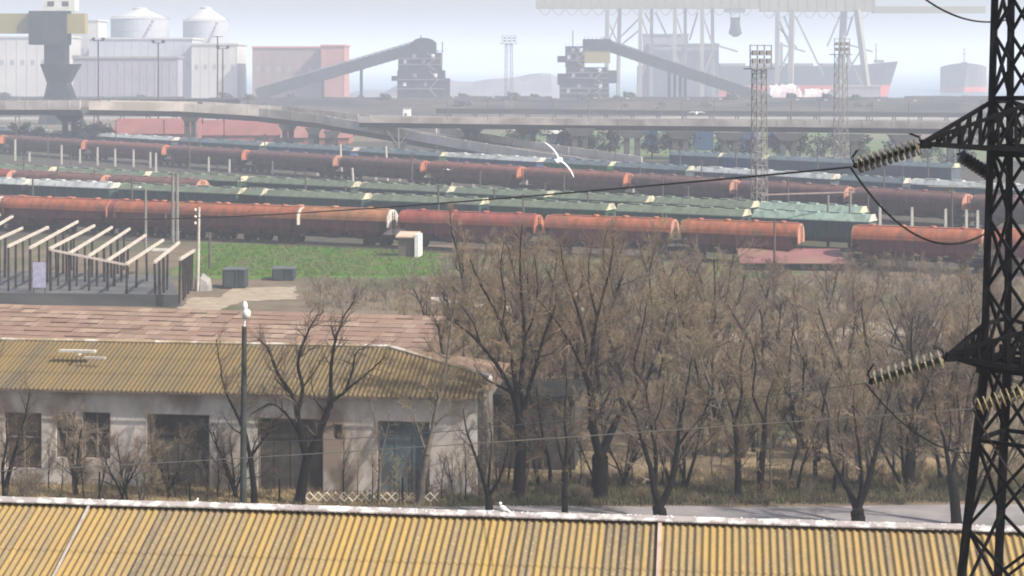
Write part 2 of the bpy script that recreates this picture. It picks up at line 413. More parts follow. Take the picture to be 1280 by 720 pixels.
# rear shed with the big weathered brown roof
m = bpy.data.materials.new('patchwork roof sheets'); m.use_nodes = True; t = m.node_tree; N = t.nodes; L = t.links; bs = N['Principled BSDF']; bs.inputs['Roughness'].default_value = .95
tc = N.new('ShaderNodeTexCoord'); br = N.new('ShaderNodeTexBrick'); br.offset = .5; br.inputs['Scale'].default_value = 1
br.inputs['Brick Width'].default_value = .92; br.inputs['Row Height'].default_value = .846; br.inputs['Mortar Size'].default_value = .02
br.inputs['Color1'].default_value = (.27,.195,.14,1); br.inputs['Color2'].default_value = (.13,.075,.054,1); br.inputs['Mortar'].default_value = (.12,.085,.065,1); br.inputs['Bias'].default_value = -.1
L.new(tc.outputs['Object'], br.inputs['Vector'])
nz = N.new('ShaderNodeTexNoise'); nz.inputs['Scale'].default_value = .5; nz.inputs['Detail'].default_value = 7; L.new(tc.outputs['Object'], nz.inputs['Vector'])
cr = N.new('ShaderNodeValToRGB'); cr.color_ramp.elements[0].position = .42; cr.color_ramp.elements[1].position = .66; L.new(nz.outputs['Fac'], cr.inputs[0])
mx = N.new('ShaderNodeMix'); mx.data_type = 'RGBA'; L.new(cr.outputs[0], mx.inputs[0]); L.new(br.outputs[0], mx.inputs[6]); mx.inputs[7].default_value = (.19,.115,.08,1)
L.new(mx.outputs[2], bs.inputs['Base Color'])
m_patch = m
KB = .20; pr = W(0, 380, 124); rzb = -math.atan(KB)
rb = thing('brown_roof_shed', 'broad shed with patchy brown sheet roof behind the ochre hangar', 'shed', (pr.x, pr.y, 0), rzb)
mb = MB(); SB = .19; run = 11.0; n = 13; xa, xb = -14.0, 31.0
for r in range(n):
    ya, yb = -run*(r+1)/n, -run*r/n; cols = 42
    for c in range(cols):
        u0, u1 = xa+(xb-xa)*c/cols, xa+(xb-xa)*(c+1)/cols; j = rnd.uniform(-.02, .05)
        za, zb = pr.z+SB*ya+.025+j, pr.z+SB*yb+rnd.uniform(-.01, .01)
        mb.add([(u0,ya,za),(u1,ya,za),(u1,yb,zb),(u0,yb,zb),(u0,ya,za-.05),(u1,ya,za-.05)], [(0,1,2,3),(0,4,5,1)])
mb.build('roof_slope', m_patch, rb)
mb = MB(); mb.add([(xa,0,pr.z-.02),(xb,0,pr.z-.02),(xb,run,pr.z-SB*run),(xa,run,pr.z-SB*run)], [(0,1,2,3)]); mb.build('roof_slope', m_patch, rb)
mb = MB(); zt = pr.z-SB*run-.12
m_brw = mat('brown wall', (.16,.11,.08), (.11,.08,.06), 1)
mb.box(((xa+xb)/2, -run+.5, zt/2), (xb-xa-.4, .3, zt)); mb.box(((xa+xb)/2, run-.5, zt/2), (xb-xa-.4, .3, zt))
for xx in (xa+.3, xb-.3): mb.add([(xx,-run+.6,0),(xx,run-.6,0),(xx,run-.6,zt),(xx,0,pr.z-.1),(xx,-run+.6,zt)], [(0,1,2,3,4)])
mb.build('wall', m_brw, rb)

# grey ruin behind the big trees
m_grey = mat('grey render', (.055,.054,.053), (.04,.039,.038), .6, c3=(.075,.068,.06), scale3=.5)
p = G(600, 585); q = thing('grey_ruin', 'low grey flat-roofed ruin behind the thick trees right of the hangar', 'ruin', (p.x, p.y, 0), -.12)
mb = MB(); mb.box((2.6, 2.5, 1.9), (5.2, 5, 3.8)); mb.build('wall', m_grey, q)
mb = MB(); mb.box((2.6, 2.5, 3.95), (5.7, 5.5, .26)); mb.build('roof', mat('tar roof', (.015,.015,.015), (.03,.03,.03), 1), q)
mb = MB(); mb.box((1.6, -.02, 2.2), (.9, .08, 1.1)); mb.build('window', m_boards, q)
mb = MB(); mb.box((3.9, -.02, 1.1), (1.1, .08, 2.2)); mb.build('door', m_boards, q)

# ------------------------------------------------------------------ roofless shed frame at left
m_slab = mat('dark slab', (.075,.078,.082), (.105,.107,.11), .5, stretch=(.3,1,1), c3=(.13,.13,.13), scale3=.3)
m_post = mat('dark posts', (.035,.03,.03), (.055,.045,.045), 2)
m_beam = mat('pale beams', (.55,.49,.43), (.42,.36,.31), 1.5)
rs = thing('shed_frame', 'roofless shed skeleton of dark posts and pale sloping rafters on grey slab', 'shed frame', (G(225,383).x, G(225,383).y, 0), 0)
O = Vector((G(225,383).x, G(225,383).y, 0))
mb = MB(); A = [G(-120,379), G(225,383), G(214,350), G(-120,340)]
mb.hexa([(v.x-O.x, v.y-O.y, 0.0) for v in A]+[(v.x-O.x, v.y-O.y, .45) for v in A]); mb.build('slab', m_slab, rs)
mb = MB(); A0, A1 = G(-120,379)-O, G(224,383)-O
mb.bar((A0.x, A0.y-.15, .55), (A1.x, A1.y-.15, .55), .18, 1.1)
mb.build('kerb_wall', m_slab, rs)
fr = [(-62,304,0,268),(-40,304,16,270),(-18,306,28,285),(10,308,60,284),(37,310,97,277),(62,311,118,282),(86,317,140,284),(111,320,162,286),(134,326,182,294),(158,330,204,300),(193,328,224,303),(225,324,243,313)]
for i, (xa_, ya_, xb_, yb_) in enumerate(fr):
    gy = 364+min(0, 0) if i < 9 else 364+(i-8)*5
    Yf = depth(gy, .45); pa = W(xa_, ya_, Yf); pb = W(xb_, yb_, Yf+22 if i < 10 else Yf+14)
    b_ = MB(); b_.bar(pa-O, pb-O, .20, .26); b_.build('rafter', m_beam, rs)
    np_ = 6 if i in (4, 7, 11) else 3 if i in (1, 9) else 4
    for k in range(np_):
        t = k/6 if np_ > 3 else k/4
        c = pa.lerp(pb, t+.01); j = rnd.uniform(.17,.24); MB().bar((c.x-O.x+rnd.uniform(-.08,.08), c.y-O.y, .4), (c.x-O.x, c.y-O.y, c.z-.12), j).build('post', m_post, rs)
Y1 = depth(364, .45)
for (xa_, ya_, xb_, yb_) in [(62,311,162,330)]:
    MB().bar(W(xa_,ya_+1,Y1)-O, W(xb_,yb_+2,Y1)-O, .16, .2).build('tie_beam', m_beam, rs)
a = W(202, 312, depth(350))
tag(MB().box((0,0,0), (2.0,.3,.25), .1).build('plank', mat('white plank', (.66,.63,.6), (.5,.47,.44), 2), loc=a), 'whitish plank resting askew across the last rafters of the roofless shed', 'plank')
a = G(49, 366, .45)
sc = thing('banner_panel', 'small violet-white panel standing among the dark posts of the roofless shed', 'panel', (a.x, a.y, .45))
MB().box((0,0,1.7), (1.2,.06,2.4)).build('sheet', mat('violet sheet', (.42,.40,.55), (.30,.29,.40), 2), sc)
MB().box((-.55,.05,1.5), (.07,.07,3.0)).box((.55,.05,1.5), (.07,.07,3.0)).build('frame', m_post, sc)

# grey containers and kiosk on the grass
m_ctn = mat('dark container', (.045,.055,.06), (.06,.07,.075), 1)
def container(px0, px1, py0, py1, label, name='storage_container'):
    Yb = depth(py1); a, b = W(px0, py1, Yb), W(px1, py1, Yb); w = b.x-a.x; h = (py1-py0)*Yb/F
    t = thing(name, label, 'container', (a.x, a.y, 0)); mb = MB(); n = int(w/.3)
    for k in range(n): mb.box((w*(k+.5)/n, 1.2, h/2), (w/n*(.7 if k % 2 else 1), 2.4-(.06 if k % 2 else 0), h-.1))
    mb.build('body', m_ctn, t); MB().box((w/2, 1.2, h-.02), (w+.1, 2.5, .1)).build('roof', mat('container roof', (.09,.1,.1), (.12,.13,.13), 1), t)
    MB().box((w*.27, -.03, h*.48), (w*.4, .05, h*.8)).build('door', mat('container door', (.05,.06,.065), (.06,.07,.07), 1), t)
container(278, 306, 337, 361, 'dark grey storage box on the grass edge beside the dirt yard, larger one')
container(340, 367, 336, 351, 'flat dark grey storage box on the grass further right, lower one')
Yk = depth(321); a = W(497, 321, Yk); w_ = 27*Yk/F
k_ = thing('kiosk', 'tiny hut with pale sloping roof and white end wall before orange wagons', 'hut', (a.x, a.y, 0), -.15)
MB().box((w_*.4, 1, 1.1), (w_*.75, 2, 2.2)).build('wall', mat('hut wall', (.16,.13,.11), (.12,.1,.09), 1), k_)
MB().prism([(-.3,2.2),(2.3,2.6),(2.3,2.75),(-.3,2.35)], -.2, w_*.9).build('roof', mat('hut roof', (.55,.42,.32), (.45,.33,.25), 1), k_)
MB().box((w_*.92, .8, 1.3), (.45, 2.3, 2.6)).build('end_wall', mat('white panel', (.8,.79,.77), (.7,.68,.66), 1), k_)
# reddish low shed in the scrub at right
Yk = depth(338); a = W(925, 338, Yk); w_ = 132*Yk/F
k_ = thing('pink_roof_shed', 'low shed with faded pink roof sunk in scrub below the orange wagons', 'shed', (a.x, a.y, 0), -.05)
MB().box((w_/2, 2.5, .4), (w_-.3, 5, .8)).build('wall', m_grey, k_)
MB().prism([(-.3,.75),(5.4,1.75),(5.4,1.85),(-.3,.85)], 0, w_).build('roof', mat('pink roof', (.25,.115,.115), (.19,.085,.08), .4, c3=(.22,.13,.10), scale3=.2), k_)
# concrete blocks rubble row
m_rub = mat('rubble', (.62,.58,.53), (.45,.41,.37), 1)
for i, (px, py) in enumerate([(548,381),(556,383),(570,384),(603,388),(612,387),(622,388),(632,389),(714,371),(724,391),(740,358)]):
    p = G(px, py); s_ = rnd.uniform(.7, 1.3)
    mb = MB(); mb.hexa([(x*s_+rnd.uniform(-.1,.1), y*s_, z*s_+(0 if z == 0 else rnd.uniform(-.12,.12))) for z in (0, .45) for x, y in ((-.6,-.4),(.6,-.4),(.6,.4),(-.6,.4))])
    tag(mb.build('concrete_block', m_rub, loc=p), 'pale broken concrete block in the scrub beyond the brown roof, %s' % nth(i+1, 10), 'block', 'broken concrete blocks')
# low lattice fence before the hangar
a, b = G(376, 629), G(548, 629.5)
fn = thing('lattice_fence', 'low white diamond-lattice fence in dry grass before the hangar', 'fence', (a.x, a.y, 0), math.atan2(b.y-a.y, b.x-a.x))
ln = (b-a).length; mb = MB(); n = int(ln/.42)
for k in range(n):
    x = ln*k/n; d = ln/n
    mb.bar((x,0,.1), (x+d,0,.55), .07, .04); mb.bar((x+d,.05,.1), (x,.05,.55), .07, .04)
mb.build('lattice', mat('fence white', (.72,.68,.6), (.55,.5,.42), 2), fn)
for k in range(7): MB().box((ln*k/6, .09, .35), (.1,.08,.7)).build('post', m_frame, fn)
# ------------------------------------------------------------------ rail yard
m_iron = mat('dark iron', (.03,.028,.027), (.055,.045,.04), 1)
m_wheel = mat('wheel steel', (.05,.045,.04), (.09,.075,.06), 1)
m_rail = mat('rail', (.20,.15,.12), (.12,.09,.07), 1, rough=.5, metal=.5)
def paint(key, c, k=.62): return mat('wagon '+key, c, tuple(v*k for v in c), .8, rough=.8, stretch=(1.4,1,.5), rand=1, c3=tuple(v*.5+.03 for v in c), scale3=.9)
PAL = {'orange': (.36,.115,.058), 'ochre': (.38,.17,.08), 'red': (.30,.08,.06), 'rust': (.27,.11,.085), 'brown': (.20,.10,.088), 'maroon': (.16,.048,.055),
       'teal': (.045,.085,.085), 'green': (.035,.10,.055), 'grass': (.03,.17,.06), 'blue': (.045,.10,.22), 'slate': (.08,.11,.14), 'dark': (.03,.04,.042)}
ENDC = {'orange': (.48,.17,.095), 'cream': (.58,.55,.40), 'white': (.62,.56,.50), 'faded': (.5,.24,.17)}
ROOFC = {'grey': (.20,.24,.21), 'pale': (.46,.48,.47), 'sage': (.16,.195,.14), 'steel': (.14,.18,.20), 'mint': (.27,.36,.30)}
L0 = 18.0
PROTO = {}
def bogie(parent, x):
    mb = MB()
    for s in (-1, 1):
        mb.box((x, s*1.0, .62), (2.5,.14,.3))
    mb.box((x, 0, .75), (.5,2.0,.25)); bo = mb.build('bogie', m_iron, parent)
    for dx in (-.9, .9):
        w = MB()
        for s in (-1, 1): w.lathe([(.46,-.06),(.46,.06)], 12, (x+dx, s*.78, .46), 'y')
        w.lathe([(.07,-.8),(.07,.8)], 6, (x+dx, 0, .46), 'y'); w.build('wheelset', m_wheel, bo)
def hopper_wagon(body, end):
    """round-roofed hopper wagon: half-round tank top, tapered hoppers darkened with painted shade, bright end plates"""
    t = thing('hopper_wagon', 'x', 'railway wagon'); mb = MB(); prof = [(-1.5,3.0),(-1.52,3.12)]
    for k in range(13):
        a = math.pi*k/12; prof.append((-1.5*math.cos(a), 3.2+1.22*math.sin(a)))
    prof += [(1.52,3.12),(1.5,3.0)]
    mb.prism(prof, -8.4, 8.4)
    for k in range(9):
        x = -8.2+16.4*k/8; mb.prism([(y*1.012, 3.0+(z-3.0)*1.008) for y, z in prof], x-.04, x+.04)
    mb.build('body', paint(body, PAL[body]), t)
    for s in (-1, 1):
        e = MB(); e.prism([(y*.985, 2.3+(z-2.3)*.99 if z > 3.05 else 2.3) for y, z in prof], s*8.47-.06, s*8.47+.06)
        ep = e.build('end_plate', paint('end '+end, ENDC[end], .8), t)
        lad = MB(); x = s*8.6
        for yy in (-.3, .3): lad.bar((x,yy,1.2), (x,yy,4.2), .05)
        for k in range(8): lad.bar((x,-.3,1.4+.36*k), (x,.3,1.4+.36*k), .04)
        lad.build('ladder', m_iron, ep)
    low = paint('maroon' if body in ('orange', 'ochre', 'red') else body+' low', PAL['maroon'] if body in ('orange', 'ochre', 'red') else tuple(v*.7 for v in PAL[body]))  # shade below the sunlit roof slopes put into a darker lower-side colour
    for k in range(4):
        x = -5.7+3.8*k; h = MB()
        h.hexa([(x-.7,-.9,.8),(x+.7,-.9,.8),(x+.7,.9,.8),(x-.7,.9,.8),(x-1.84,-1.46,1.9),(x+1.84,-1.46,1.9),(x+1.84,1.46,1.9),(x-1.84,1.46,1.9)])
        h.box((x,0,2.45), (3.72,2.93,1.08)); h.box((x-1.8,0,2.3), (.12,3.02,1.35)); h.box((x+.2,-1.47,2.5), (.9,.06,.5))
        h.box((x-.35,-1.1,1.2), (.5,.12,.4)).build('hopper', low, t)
    u = MB().box((0,-.95,1.05), (17.4,.18,.32)).box((0,.95,1.05), (17.4,.18,.32)).box((-8.7,0,1.05), (.25,2.5,.4)).box((8.7,0,1.05), (.25,2.5,.4))
    for s in (-1, 1):
        for yy in (-.85, .85): u.lathe([(.1,0),(.1,.4),(.22,.42),(.22,.5)], 8, (s*8.7, yy, 1.05), 'x')
    u.build('underframe', m_iron, t)
    wk = MB().box((0,0,4.46), (16.2,.6,.05))
    for k in range(4): wk.lathe([(.42,4.4),(.42,4.58),(.2,4.64)], 10, (-6+4*k, .0, 0))
    wk.build('roof_walkway', mat('walkway '+body, tuple(min(1, v*1.15+.04) for v in PAL[body]), None, 2), t)
    bogie(t, -6.9); bogie(t, 6.9); return t
def box_wagon(body, roof, end):
    """covered wagon with ribbed sides, pale shallow roof and a cream patch high on each end"""
    t = thing('covered_wagon', 'x', 'railway wagon'); mb = MB()
    mb.prism([(-1.3,1.2),(-1.48,1.6),(-1.48,3.4),(1.48,3.4),(1.48,1.6),(1.3,1.2)], -8.4, 8.4)
    for k in range(10):
        x = -8.2+16.4*k/9
        for s in (-1, 1): mb.box((x, s*1.5, 2.45), (.12,.09,1.8))
    mb.build('body', paint(body, PAL[body]), t)
    mb = MB(); mb.prism([(-1.56,3.38),(-1.5,3.5),(-.6,4.2),(.6,4.2),(1.5,3.5),(1.56,3.38)], -8.45, 8.45)
    for k in range(5): mb.box((-6.4+3.2*k,0,4.28), (1.5,.9,.16))
    mb.build('roof', paint('roof '+roof, ROOFC[roof], .75), t)
    for s in (-1, 1):
        e = MB(); e.prism([(-1.2,3.55),(-.62,4.24),(.62,4.24),(1.2,3.55)], s*8.5-.03, s*8.5+.07)
        e.prism([(-1.52,3.45),(1.52,3.45),(1.2,3.56),(-1.2,3.56)], s*8.5-.06, s*8.5+.1)
        e.build('end_plate', paint('end '+end, ENDC[end], .8), t)
    MB().box((0,-.95,1.02), (17.4,.18,.34)).box((0,.95,1.02), (17.4,.18,.34)).box((-8.7,0,1.02), (.25,2.5,.4)).box((8.7,0,1.02), (.25,2.5,.4)).build('underframe', m_iron, t)
    bogie(t, -6.6); bogie(t, 6.6); return t
def wagon(spec, loc, rz, sx, label, group):
    first = spec not in PROTO
    if first: PROTO[spec] = hopper_wagon(*spec[1:]) if spec[0] == 'h' else box_wagon(*spec[1:])
    r = PROTO[spec]
    if first:
        r.location = loc; r.rotation_euler = (0,0,rz); r.scale = (sx,1,1); r['label'] = label
    else: r = dup(r, loc, rz, label, (sx,1,1))
    r['group'] = group; return r
ROWS = []
def row(p0, p1, start, specs, where, group, ztop=4.5):
    """a train whose roof line runs through two photo points; specs = (right end column, wagon kind, words)"""
    Q0 = W(*p0, (H-ztop)*F/(p0[1]-YH)); Q1 = W(*p1, (H-ztop)*F/(p1[1]-YH)); d = Vector((Q1.x-Q0.x, Q1.y-Q0.y))
    def hit(px):
        k = (px-XC)/F; s = (k*Q0.y-Q0.x)/(d.x-k*d.y); return Vector((Q0.x+d.x*s, Q0.y+d.y*s, 0))
    rz = math.atan2(d.y, d.x); a = hit(start); ROWS.append((hit(start-200), hit(specs[-1][0]+300), rz))
    seen = {}
    tot = {}
    for e, sp, wd in specs: tot[wd] = tot.get(wd, 0)+1
    for e, sp, wd in specs:
        b = hit(e); mid = (a+b)/2; L = (b-a).length; seen[wd] = seen.get(wd, 0)+1
        lab = wd+' '+where+('' if tot[wd] == 1 else ', %s' % nth(seen[wd], tot[wd]))
        wagon(sp, (mid.x, mid.y, .25), rz, L/L0*.985, lab, group); a = b
h = lambda b, e='orange': ('h', b, e)
c = lambda b, r='sage', e='cream': ('c', b, r, e)
row((8,247), (1235,289), -150, [(8, h('maroon','white'), 'dark maroon hopper wagon'), (146, h('orange'), 'deep orange hopper wagon'), (300, h('orange','faded'), 'orange hopper wagon'), (498, h('ochre','white'), 'ochre hopper wagon'),
    (680, h('red'), 'red-orange hopper wagon'), (850, h('orange','faded'), 'orange hopper wagon'), (1007, h('orange','faded'), 'orange hopper wagon')], 'in the nearest orange train', 'orange hopper train nearest the grass')
row((8,247), (1235,289), 1062, [(1236, h('orange','faded'), 'orange hopper wagon'), (1410, h('orange','faded'), 'cut-off orange hopper wagon')], 'after the gap in the orange train', 'orange hopper train nearest the grass')
row((0,246), (385,260.5), -130, [(60, h('rust'), 'rusty hopper wagon'), (222, h('red','white'), 'red hopper wagon'), (385, h('orange','white'), 'orange hopper wagon with white end')], 'on the track just behind the nearest train', 'short orange rake behind the nearest train')
row((0,222), (1097,268), -60, [(40, c('dark','pale','white'), 'dark wagon with pale roof'), (150, c('teal','pale','white'), 'teal wagon with white roof'), (310, c('teal','sage'), 'dark teal covered wagon'), (334, c('dark','sage'), 'short dark wagon'), (465, c('teal','sage'), 'dark teal covered wagon'), (612, c('teal','sage'), 'dark teal covered wagon'),
    (770, c('green','sage'), 'green covered wagon'), (940, c('teal','sage'), 'dark teal covered wagon'), (1097, c('teal','mint','white'), 'blue-teal wagon with mint roof')], 'in the green train behind the orange one', 'green covered train')
row((0,213), (258,226), -70, [(20, h('red','faded'), 'red hopper wagon'), (138, h('brown','faded'), 'brown hopper wagon'), (258, h('brown','faded'), 'brown hopper wagon')], 'peeping over the pale-roofed wagons at far left', 'brown rake at the left of the yard')
row((0,205), (1085,258), -60, [(72, c('slate','sage'), 'grey-green covered wagon'), (190, c('green','sage'), 'green covered wagon'), (310, c('green','sage'), 'green covered wagon'), (452, c('teal','sage'), 'dark teal wagon'), (570, c('teal','sage'), 'dark teal wagon'),
    (692, c('green','sage'), 'green covered wagon'), (818, c('green','sage'), 'green covered wagon'), (950, c('teal','sage'), 'dark teal wagon'), (1085, c('green','mint'), 'green wagon with mint roof')], 'in the second green train', 'second green train')
row((112,176), (1215,244), -95, [(10, h('brown'), 'hazy brown hopper wagon'), (112, h('brown'), 'hazy brown hopper wagon'), (213, h('rust'), 'hazy rust hopper wagon'), (313, h('brown'), 'hazy brown hopper wagon'), (428, h('brown','faded'), 'hazy brown hopper wagon'), (537, h('brown'), 'hazy brown hopper wagon'),
    (658, h('rust'), 'hazy rust hopper wagon'), (792, h('rust'), 'hazy rust hopper wagon'), (925, h('brown','faded'), 'hazy brown hopper wagon'), (1068, h('brown','faded'), 'hazy brown hopper wagon'), (1216, h('brown','faded'), 'hazy brown hopper wagon'), (1360, h('brown'), 'hazy brown hopper wagon')],
    'in the brown train along the short posts', 'brown hopper train behind the white posts')
row((0,159), (1235,228), -100, [(25, c('teal','steel'), 'hazy teal wagon'), (122, c('blue','pale','white'), 'hazy blue wagon'), (225, c('teal','pale','white'), 'hazy teal wagon with pale roof'), (335, c('teal','steel'), 'hazy teal wagon'), (450, c('blue','steel','white'), 'hazy blue wagon'), (560, c('green','steel'), 'hazy green wagon'),
    (683, c('blue','pale','white'), 'hazy blue wagon with pale roof'), (770, c('grass','grass' if 0 else 'steel'), 'hazy bright green wagon'), (868, c('slate','steel'), 'hazy slate wagon'), (1053, c('slate','pale','white'), 'hazy slate wagon with pale roof'), (1138, c('slate','steel','white'), 'hazy slate wagon'), (1330, c('slate','pale'), 'hazy slate wagon with pale roof')],
    'in the farthest train below the viaduct', 'farthest train below the viaduct')
row((700,182), (1240,206), 840, [(905, c('slate','steel'), 'bluish wagon'), (960, c('blue','steel'), 'blue wagon'), (1080, c('slate','steel'), 'bluish wagon'), (1200, c('slate','steel'), 'bluish wagon')], 'in the hazy row beneath the right-hand viaduct', 'blue hazy row beneath the viaduct')
for i, (a, b, rz) in enumerate(ROWS):
    d = (b-a).normalized(); n = Vector((-d.y, d.x, 0)); mb = MB()
    for s in (-.76, .76): mb.bar(a+n*s+Vector((0,0,.2)), b+n*s+Vector((0,0,.2)), .08, .16)
    k = 0; ln = (b-a).length
    o = struct('railway_track', mb, m_rail)
    mb = MB(); q = [a+n*1.9, b+n*1.9, b-n*1.9, a-n*1.9]
    mb.hexa([(v.x, v.y, .0) for v in q]+[(v.x*1, v.y, .12) for v in [a+n*1.4, b+n*1.4, b-n*1.4, a-n*1.4]]); struct('track_bed_ground', mb, m_ballast)

# ------------------------------------------------------------------ posts and poles in the yard
m_conc = mat('pale concrete post', (.50,.47,.42), (.38,.35,.31), 2)
shorts = [(19,174,201),(37,190,202),(77,181,206),(100,186,204),(122,184,207),(144,186,208),(167,187,209),(188,190,210),(195,191,220),(261,196,215),(287,199,216),(341,201,219),(369,203,220),(397,209,221),(449,210,225),(470,212,226),(500,215,227),(532,215,228),
          (565,220,232),(592,220,232),(626,222,233),(659,225,236),(693,229,240),(729,232,240),(764,234,243),(792,236,245),(837,240,248),(880,242,250),(1100,256,290),(1140,259,288),(1182,261,290),(1208,262,291),(1222,263,291)]
pp = None
for i, (px, a, b) in enumerate(shorts):
    Y = depth(b); g0 = G(px, b); hgt = (b-a)*Y/F
    lab = 'short pale concrete post along the brown train, %s' % nth(i+1, len(shorts))
    if pp is None:
        pp = MB().hexa([(-.19,-.19,0),(.19,-.19,0),(.19,.19,0),(-.19,.19,0),(-.15,-.15,1),(.15,-.15,1),(.15,.15,1),(-.15,.15,1)]).build('concrete_post', m_conc)
        o = pp; o.location = g0; tag(o, lab, 'post')
    else: o = dup(pp, g0, 0, lab)
    o.scale = (1, 1, hgt); o['group'] = 'short pale posts along the brown train'
for px, a, b, lab in [(427,180,224,'tall pale concrete pole before the brown train, left of two tall ones'), (484,183,226,'tall pale leaning concrete pole before the brown train, right of two tall ones'), (442,210,241,'mid-height pale post standing in front of the two tall pale poles')]:
    Y = depth(b); g0 = G(px, b); tag(MB().tube([(0,0,0),(-.25,0,(b-a)*Y/F)], [.26,.2], 8).build('concrete_pole', m_conc, loc=g0), lab, 'pole', 'tall pale yard poles')

m_pole = mat('dark pole', (.07,.06,.055), (.11,.095,.085), 1)
m_pole2 = mat('grey pole', (.22,.21,.2), (.16,.15,.145), 1)
m_white = mat('white lamp', (.8,.8,.78), (.7,.7,.68), 1)
def pole(px, a, b, lab, r=.13, m=None, kind='plain', name='yard_pole', group='thin yard poles'):
    Y = depth(b); g0 = G(px, b); hh = (b-a)*Y/F; t = thing(name, lab, 'pole', g0, 0, group)
    MB().tube([(0,0,0),(0,0,hh)], [r*1.15,r*.85], 7).build('shaft', m or m_pole, t)
    if kind == 'plain': MB().box((.0,0,hh-.25), (1.1,.1,.1)).build('crossbar', m_pole, t)
    if kind == 'fork':
        for s in (-1, 1): MB().bar((0,0,hh*.48), (s*2.6,0,hh*.93), .22).build('fork_arm', m_pole2, t)
    if kind == 'lamp':
        MB().bar((0,0,hh-.1), (.9,-.4,hh+.15), .08).build('arm', m_pole, t); MB().box((1.05,-.45,hh+.15), (.8,.4,.16), -.4).build('lamp_head', m_white, t)
    if kind == 'twin':
        MB().bar((-1.5,0,hh), (1.5,0,hh), .15).build('crossbar', m_pole, t)
        for s in (-1, 1): MB().box((s*1.5,0,hh+.3), (1.1,.5,.5)).build('lamp_head', m_pole2, t)
    return t
Pl = [(41,220,284),(60,164,202),(89,192,240),(205,150,186),(237,155,215),(331,167,205),(407,158,190),(515,190,236),(458,227,264),(548,232,302),(769,182,220),(654,242,297),(681,228,262),(828,220,275),(945,200,281),(968,275,342),(1105,205,262),(1190,235,300),(280,150,186),(877,200,245),(145,150,200),(20,154,200),(310,120,172),(572,196,226),(745,170,205),(1000,150,192),(1022,178,236),(1160,190,250),(30,196,246),(72,206,252),(118,212,262),(165,222,270),(272,206,250),(300,222,262),(382,215,262),(432,232,272),(600,214,258),(618,236,286),(705,214,262),(735,240,290),(800,208,252),(860,232,276),(905,218,262),(985,222,280),(1085,232,290),(1128,208,262),(250,172,204),(360,176,212),(545,182,214),(610,186,220),(850,184,226),(920,186,230)]
Pl.sort()
for i, (px, a, b) in enumerate(Pl): pole(px, a, b, 'thin dark pole among the yard tracks, %s' % nth(i+1, len(Pl)))
pole(498, 160, 203, 'grey pole forked like the letter Y below the descending ramp', .2, m_pole2, 'fork', 'forked_pole', None)
for px, a, b, lab in [(216,215,304,'left one of the paired dark poles with crossbar behind the roofless shed'), (221.5,216,305,'right one of the paired dark poles with crossbar behind the roofless shed')]:
    pole(px, a, b, lab, .2, m_pole2, 'plain', 'catenary_pole', 'paired poles behind the roofless shed')
pole(182, 236, 314, 'grey street lamp with white head arching left behind the roofless shed', .15, m_pole2, 'lamp', 'street_lamp', None).rotation_euler = (0,0,math.pi)
Yl = depth(364); t = thing('utility_pole', 'pale bare utility pole with red-white insulators at the slab corner', 'utility pole', G(247,364)); hh = (364-259)*Yl/F
MB().tube([(0,0,0),(.15,0,hh)], [.17,.12], 8).build('shaft', m_conc, t); MB().bar((-.5,0,hh-.5), (.5,0,hh-.5), .1).build('crossbar', m_pole, t)
for z_ in (hh-.4, hh-1.1, hh-1.7): MB().lathe([(.05,0),(.13,.06),(.13,.2),(.05,.3)], 8, (-.22,0,z_)).build('insulator', mat('pink insulator', (.75,.45,.35), (.8,.75,.7), 3), t)
pole(262, 290, 338, 'short dark signal post with crossarm at the edge of the green grass', .12, m_pole, 'plain', 'signal_post', None)
t = thing('boulder', 'x', 'boulder', G(253,362)); bpy.data.objects.remove(t)
rk = MB(); 
for k in range(7):
    a = 2*math.pi*k/7; rk.v.append((math.cos(a)*(.9+.2*math.sin(k*2.3)), math.sin(a)*.8, 0)); rk.v.append((math.cos(a)*(.75+.2*math.sin(k*1.7)), math.sin(a)*.65, 1.1+.25*math.sin(k*3)))
rk.v.append((0,0,1.7))
for k in range(7):
    a, b = 2*k, 2*((k+1) % 7); rk.f += [(a,b,b+1,a+1),(a+1,b+1,14)]
tag(rk.build('boulder', mat('grey stone', (.30,.29,.28), (.2,.19,.18), 1.5), loc=G(254,363)), 'grey boulder at the foot of the pale utility pole', 'boulder')
for px, a, b in [(1035,244,312),(1062.5,240,314)]:
    t = pole(px, a, b, 'grey gantry post before the mint-roofed wagon, %s one of two' % ('left' if px < 1050 else 'right'), .17, m_pole2, 'none', 'gantry_post', 'pair of grey posts by the mint roof')
a, b = W(952,243.5,depth(312)), W(1069,240,depth(314))
tag(MB().bar((0,0,0), b-a, .16).build('gantry_beam', mat('pink beam', (.55,.42,.38), (.45,.33,.3), 1), loc=a), 'thin pinkish beam laid across the two grey gantry posts', 'beam')
for px, a, b, kd, lab in [(123,50,122,'twin','double-headed floodlight pole left of the pale silo block'), (198,53,126,'twin','double-headed floodlight pole before the middle of the pale silo block'), (272,45,124,'plain','single thin pole before the right silo block'), (278.5,60,126,'twin','double-headed floodlight pole right in front of the silo block end')]:
    Y = 560; g0 = W(px, b, Y); t = thing('floodlight_pole', lab, 'lamp post', (g0.x, Y, 0), 0, 'floodlight poles before the silos'); hh = W(px, a, Y).z
    MB().tube([(0,0,0),(0,0,hh)], [.3,.2], 7).build('shaft', m_pole, t); MB().bar((-1.6,0,hh-.2), (1.6,0,hh-.2), .2).build('crossbar', m_pole, t)
    if kd == 'twin':
        for s in (-1, 1): MB().box((s*1.5,-.2,hh+.3), (.9,.6,.8)).build('lamp_head', m_pole, t)

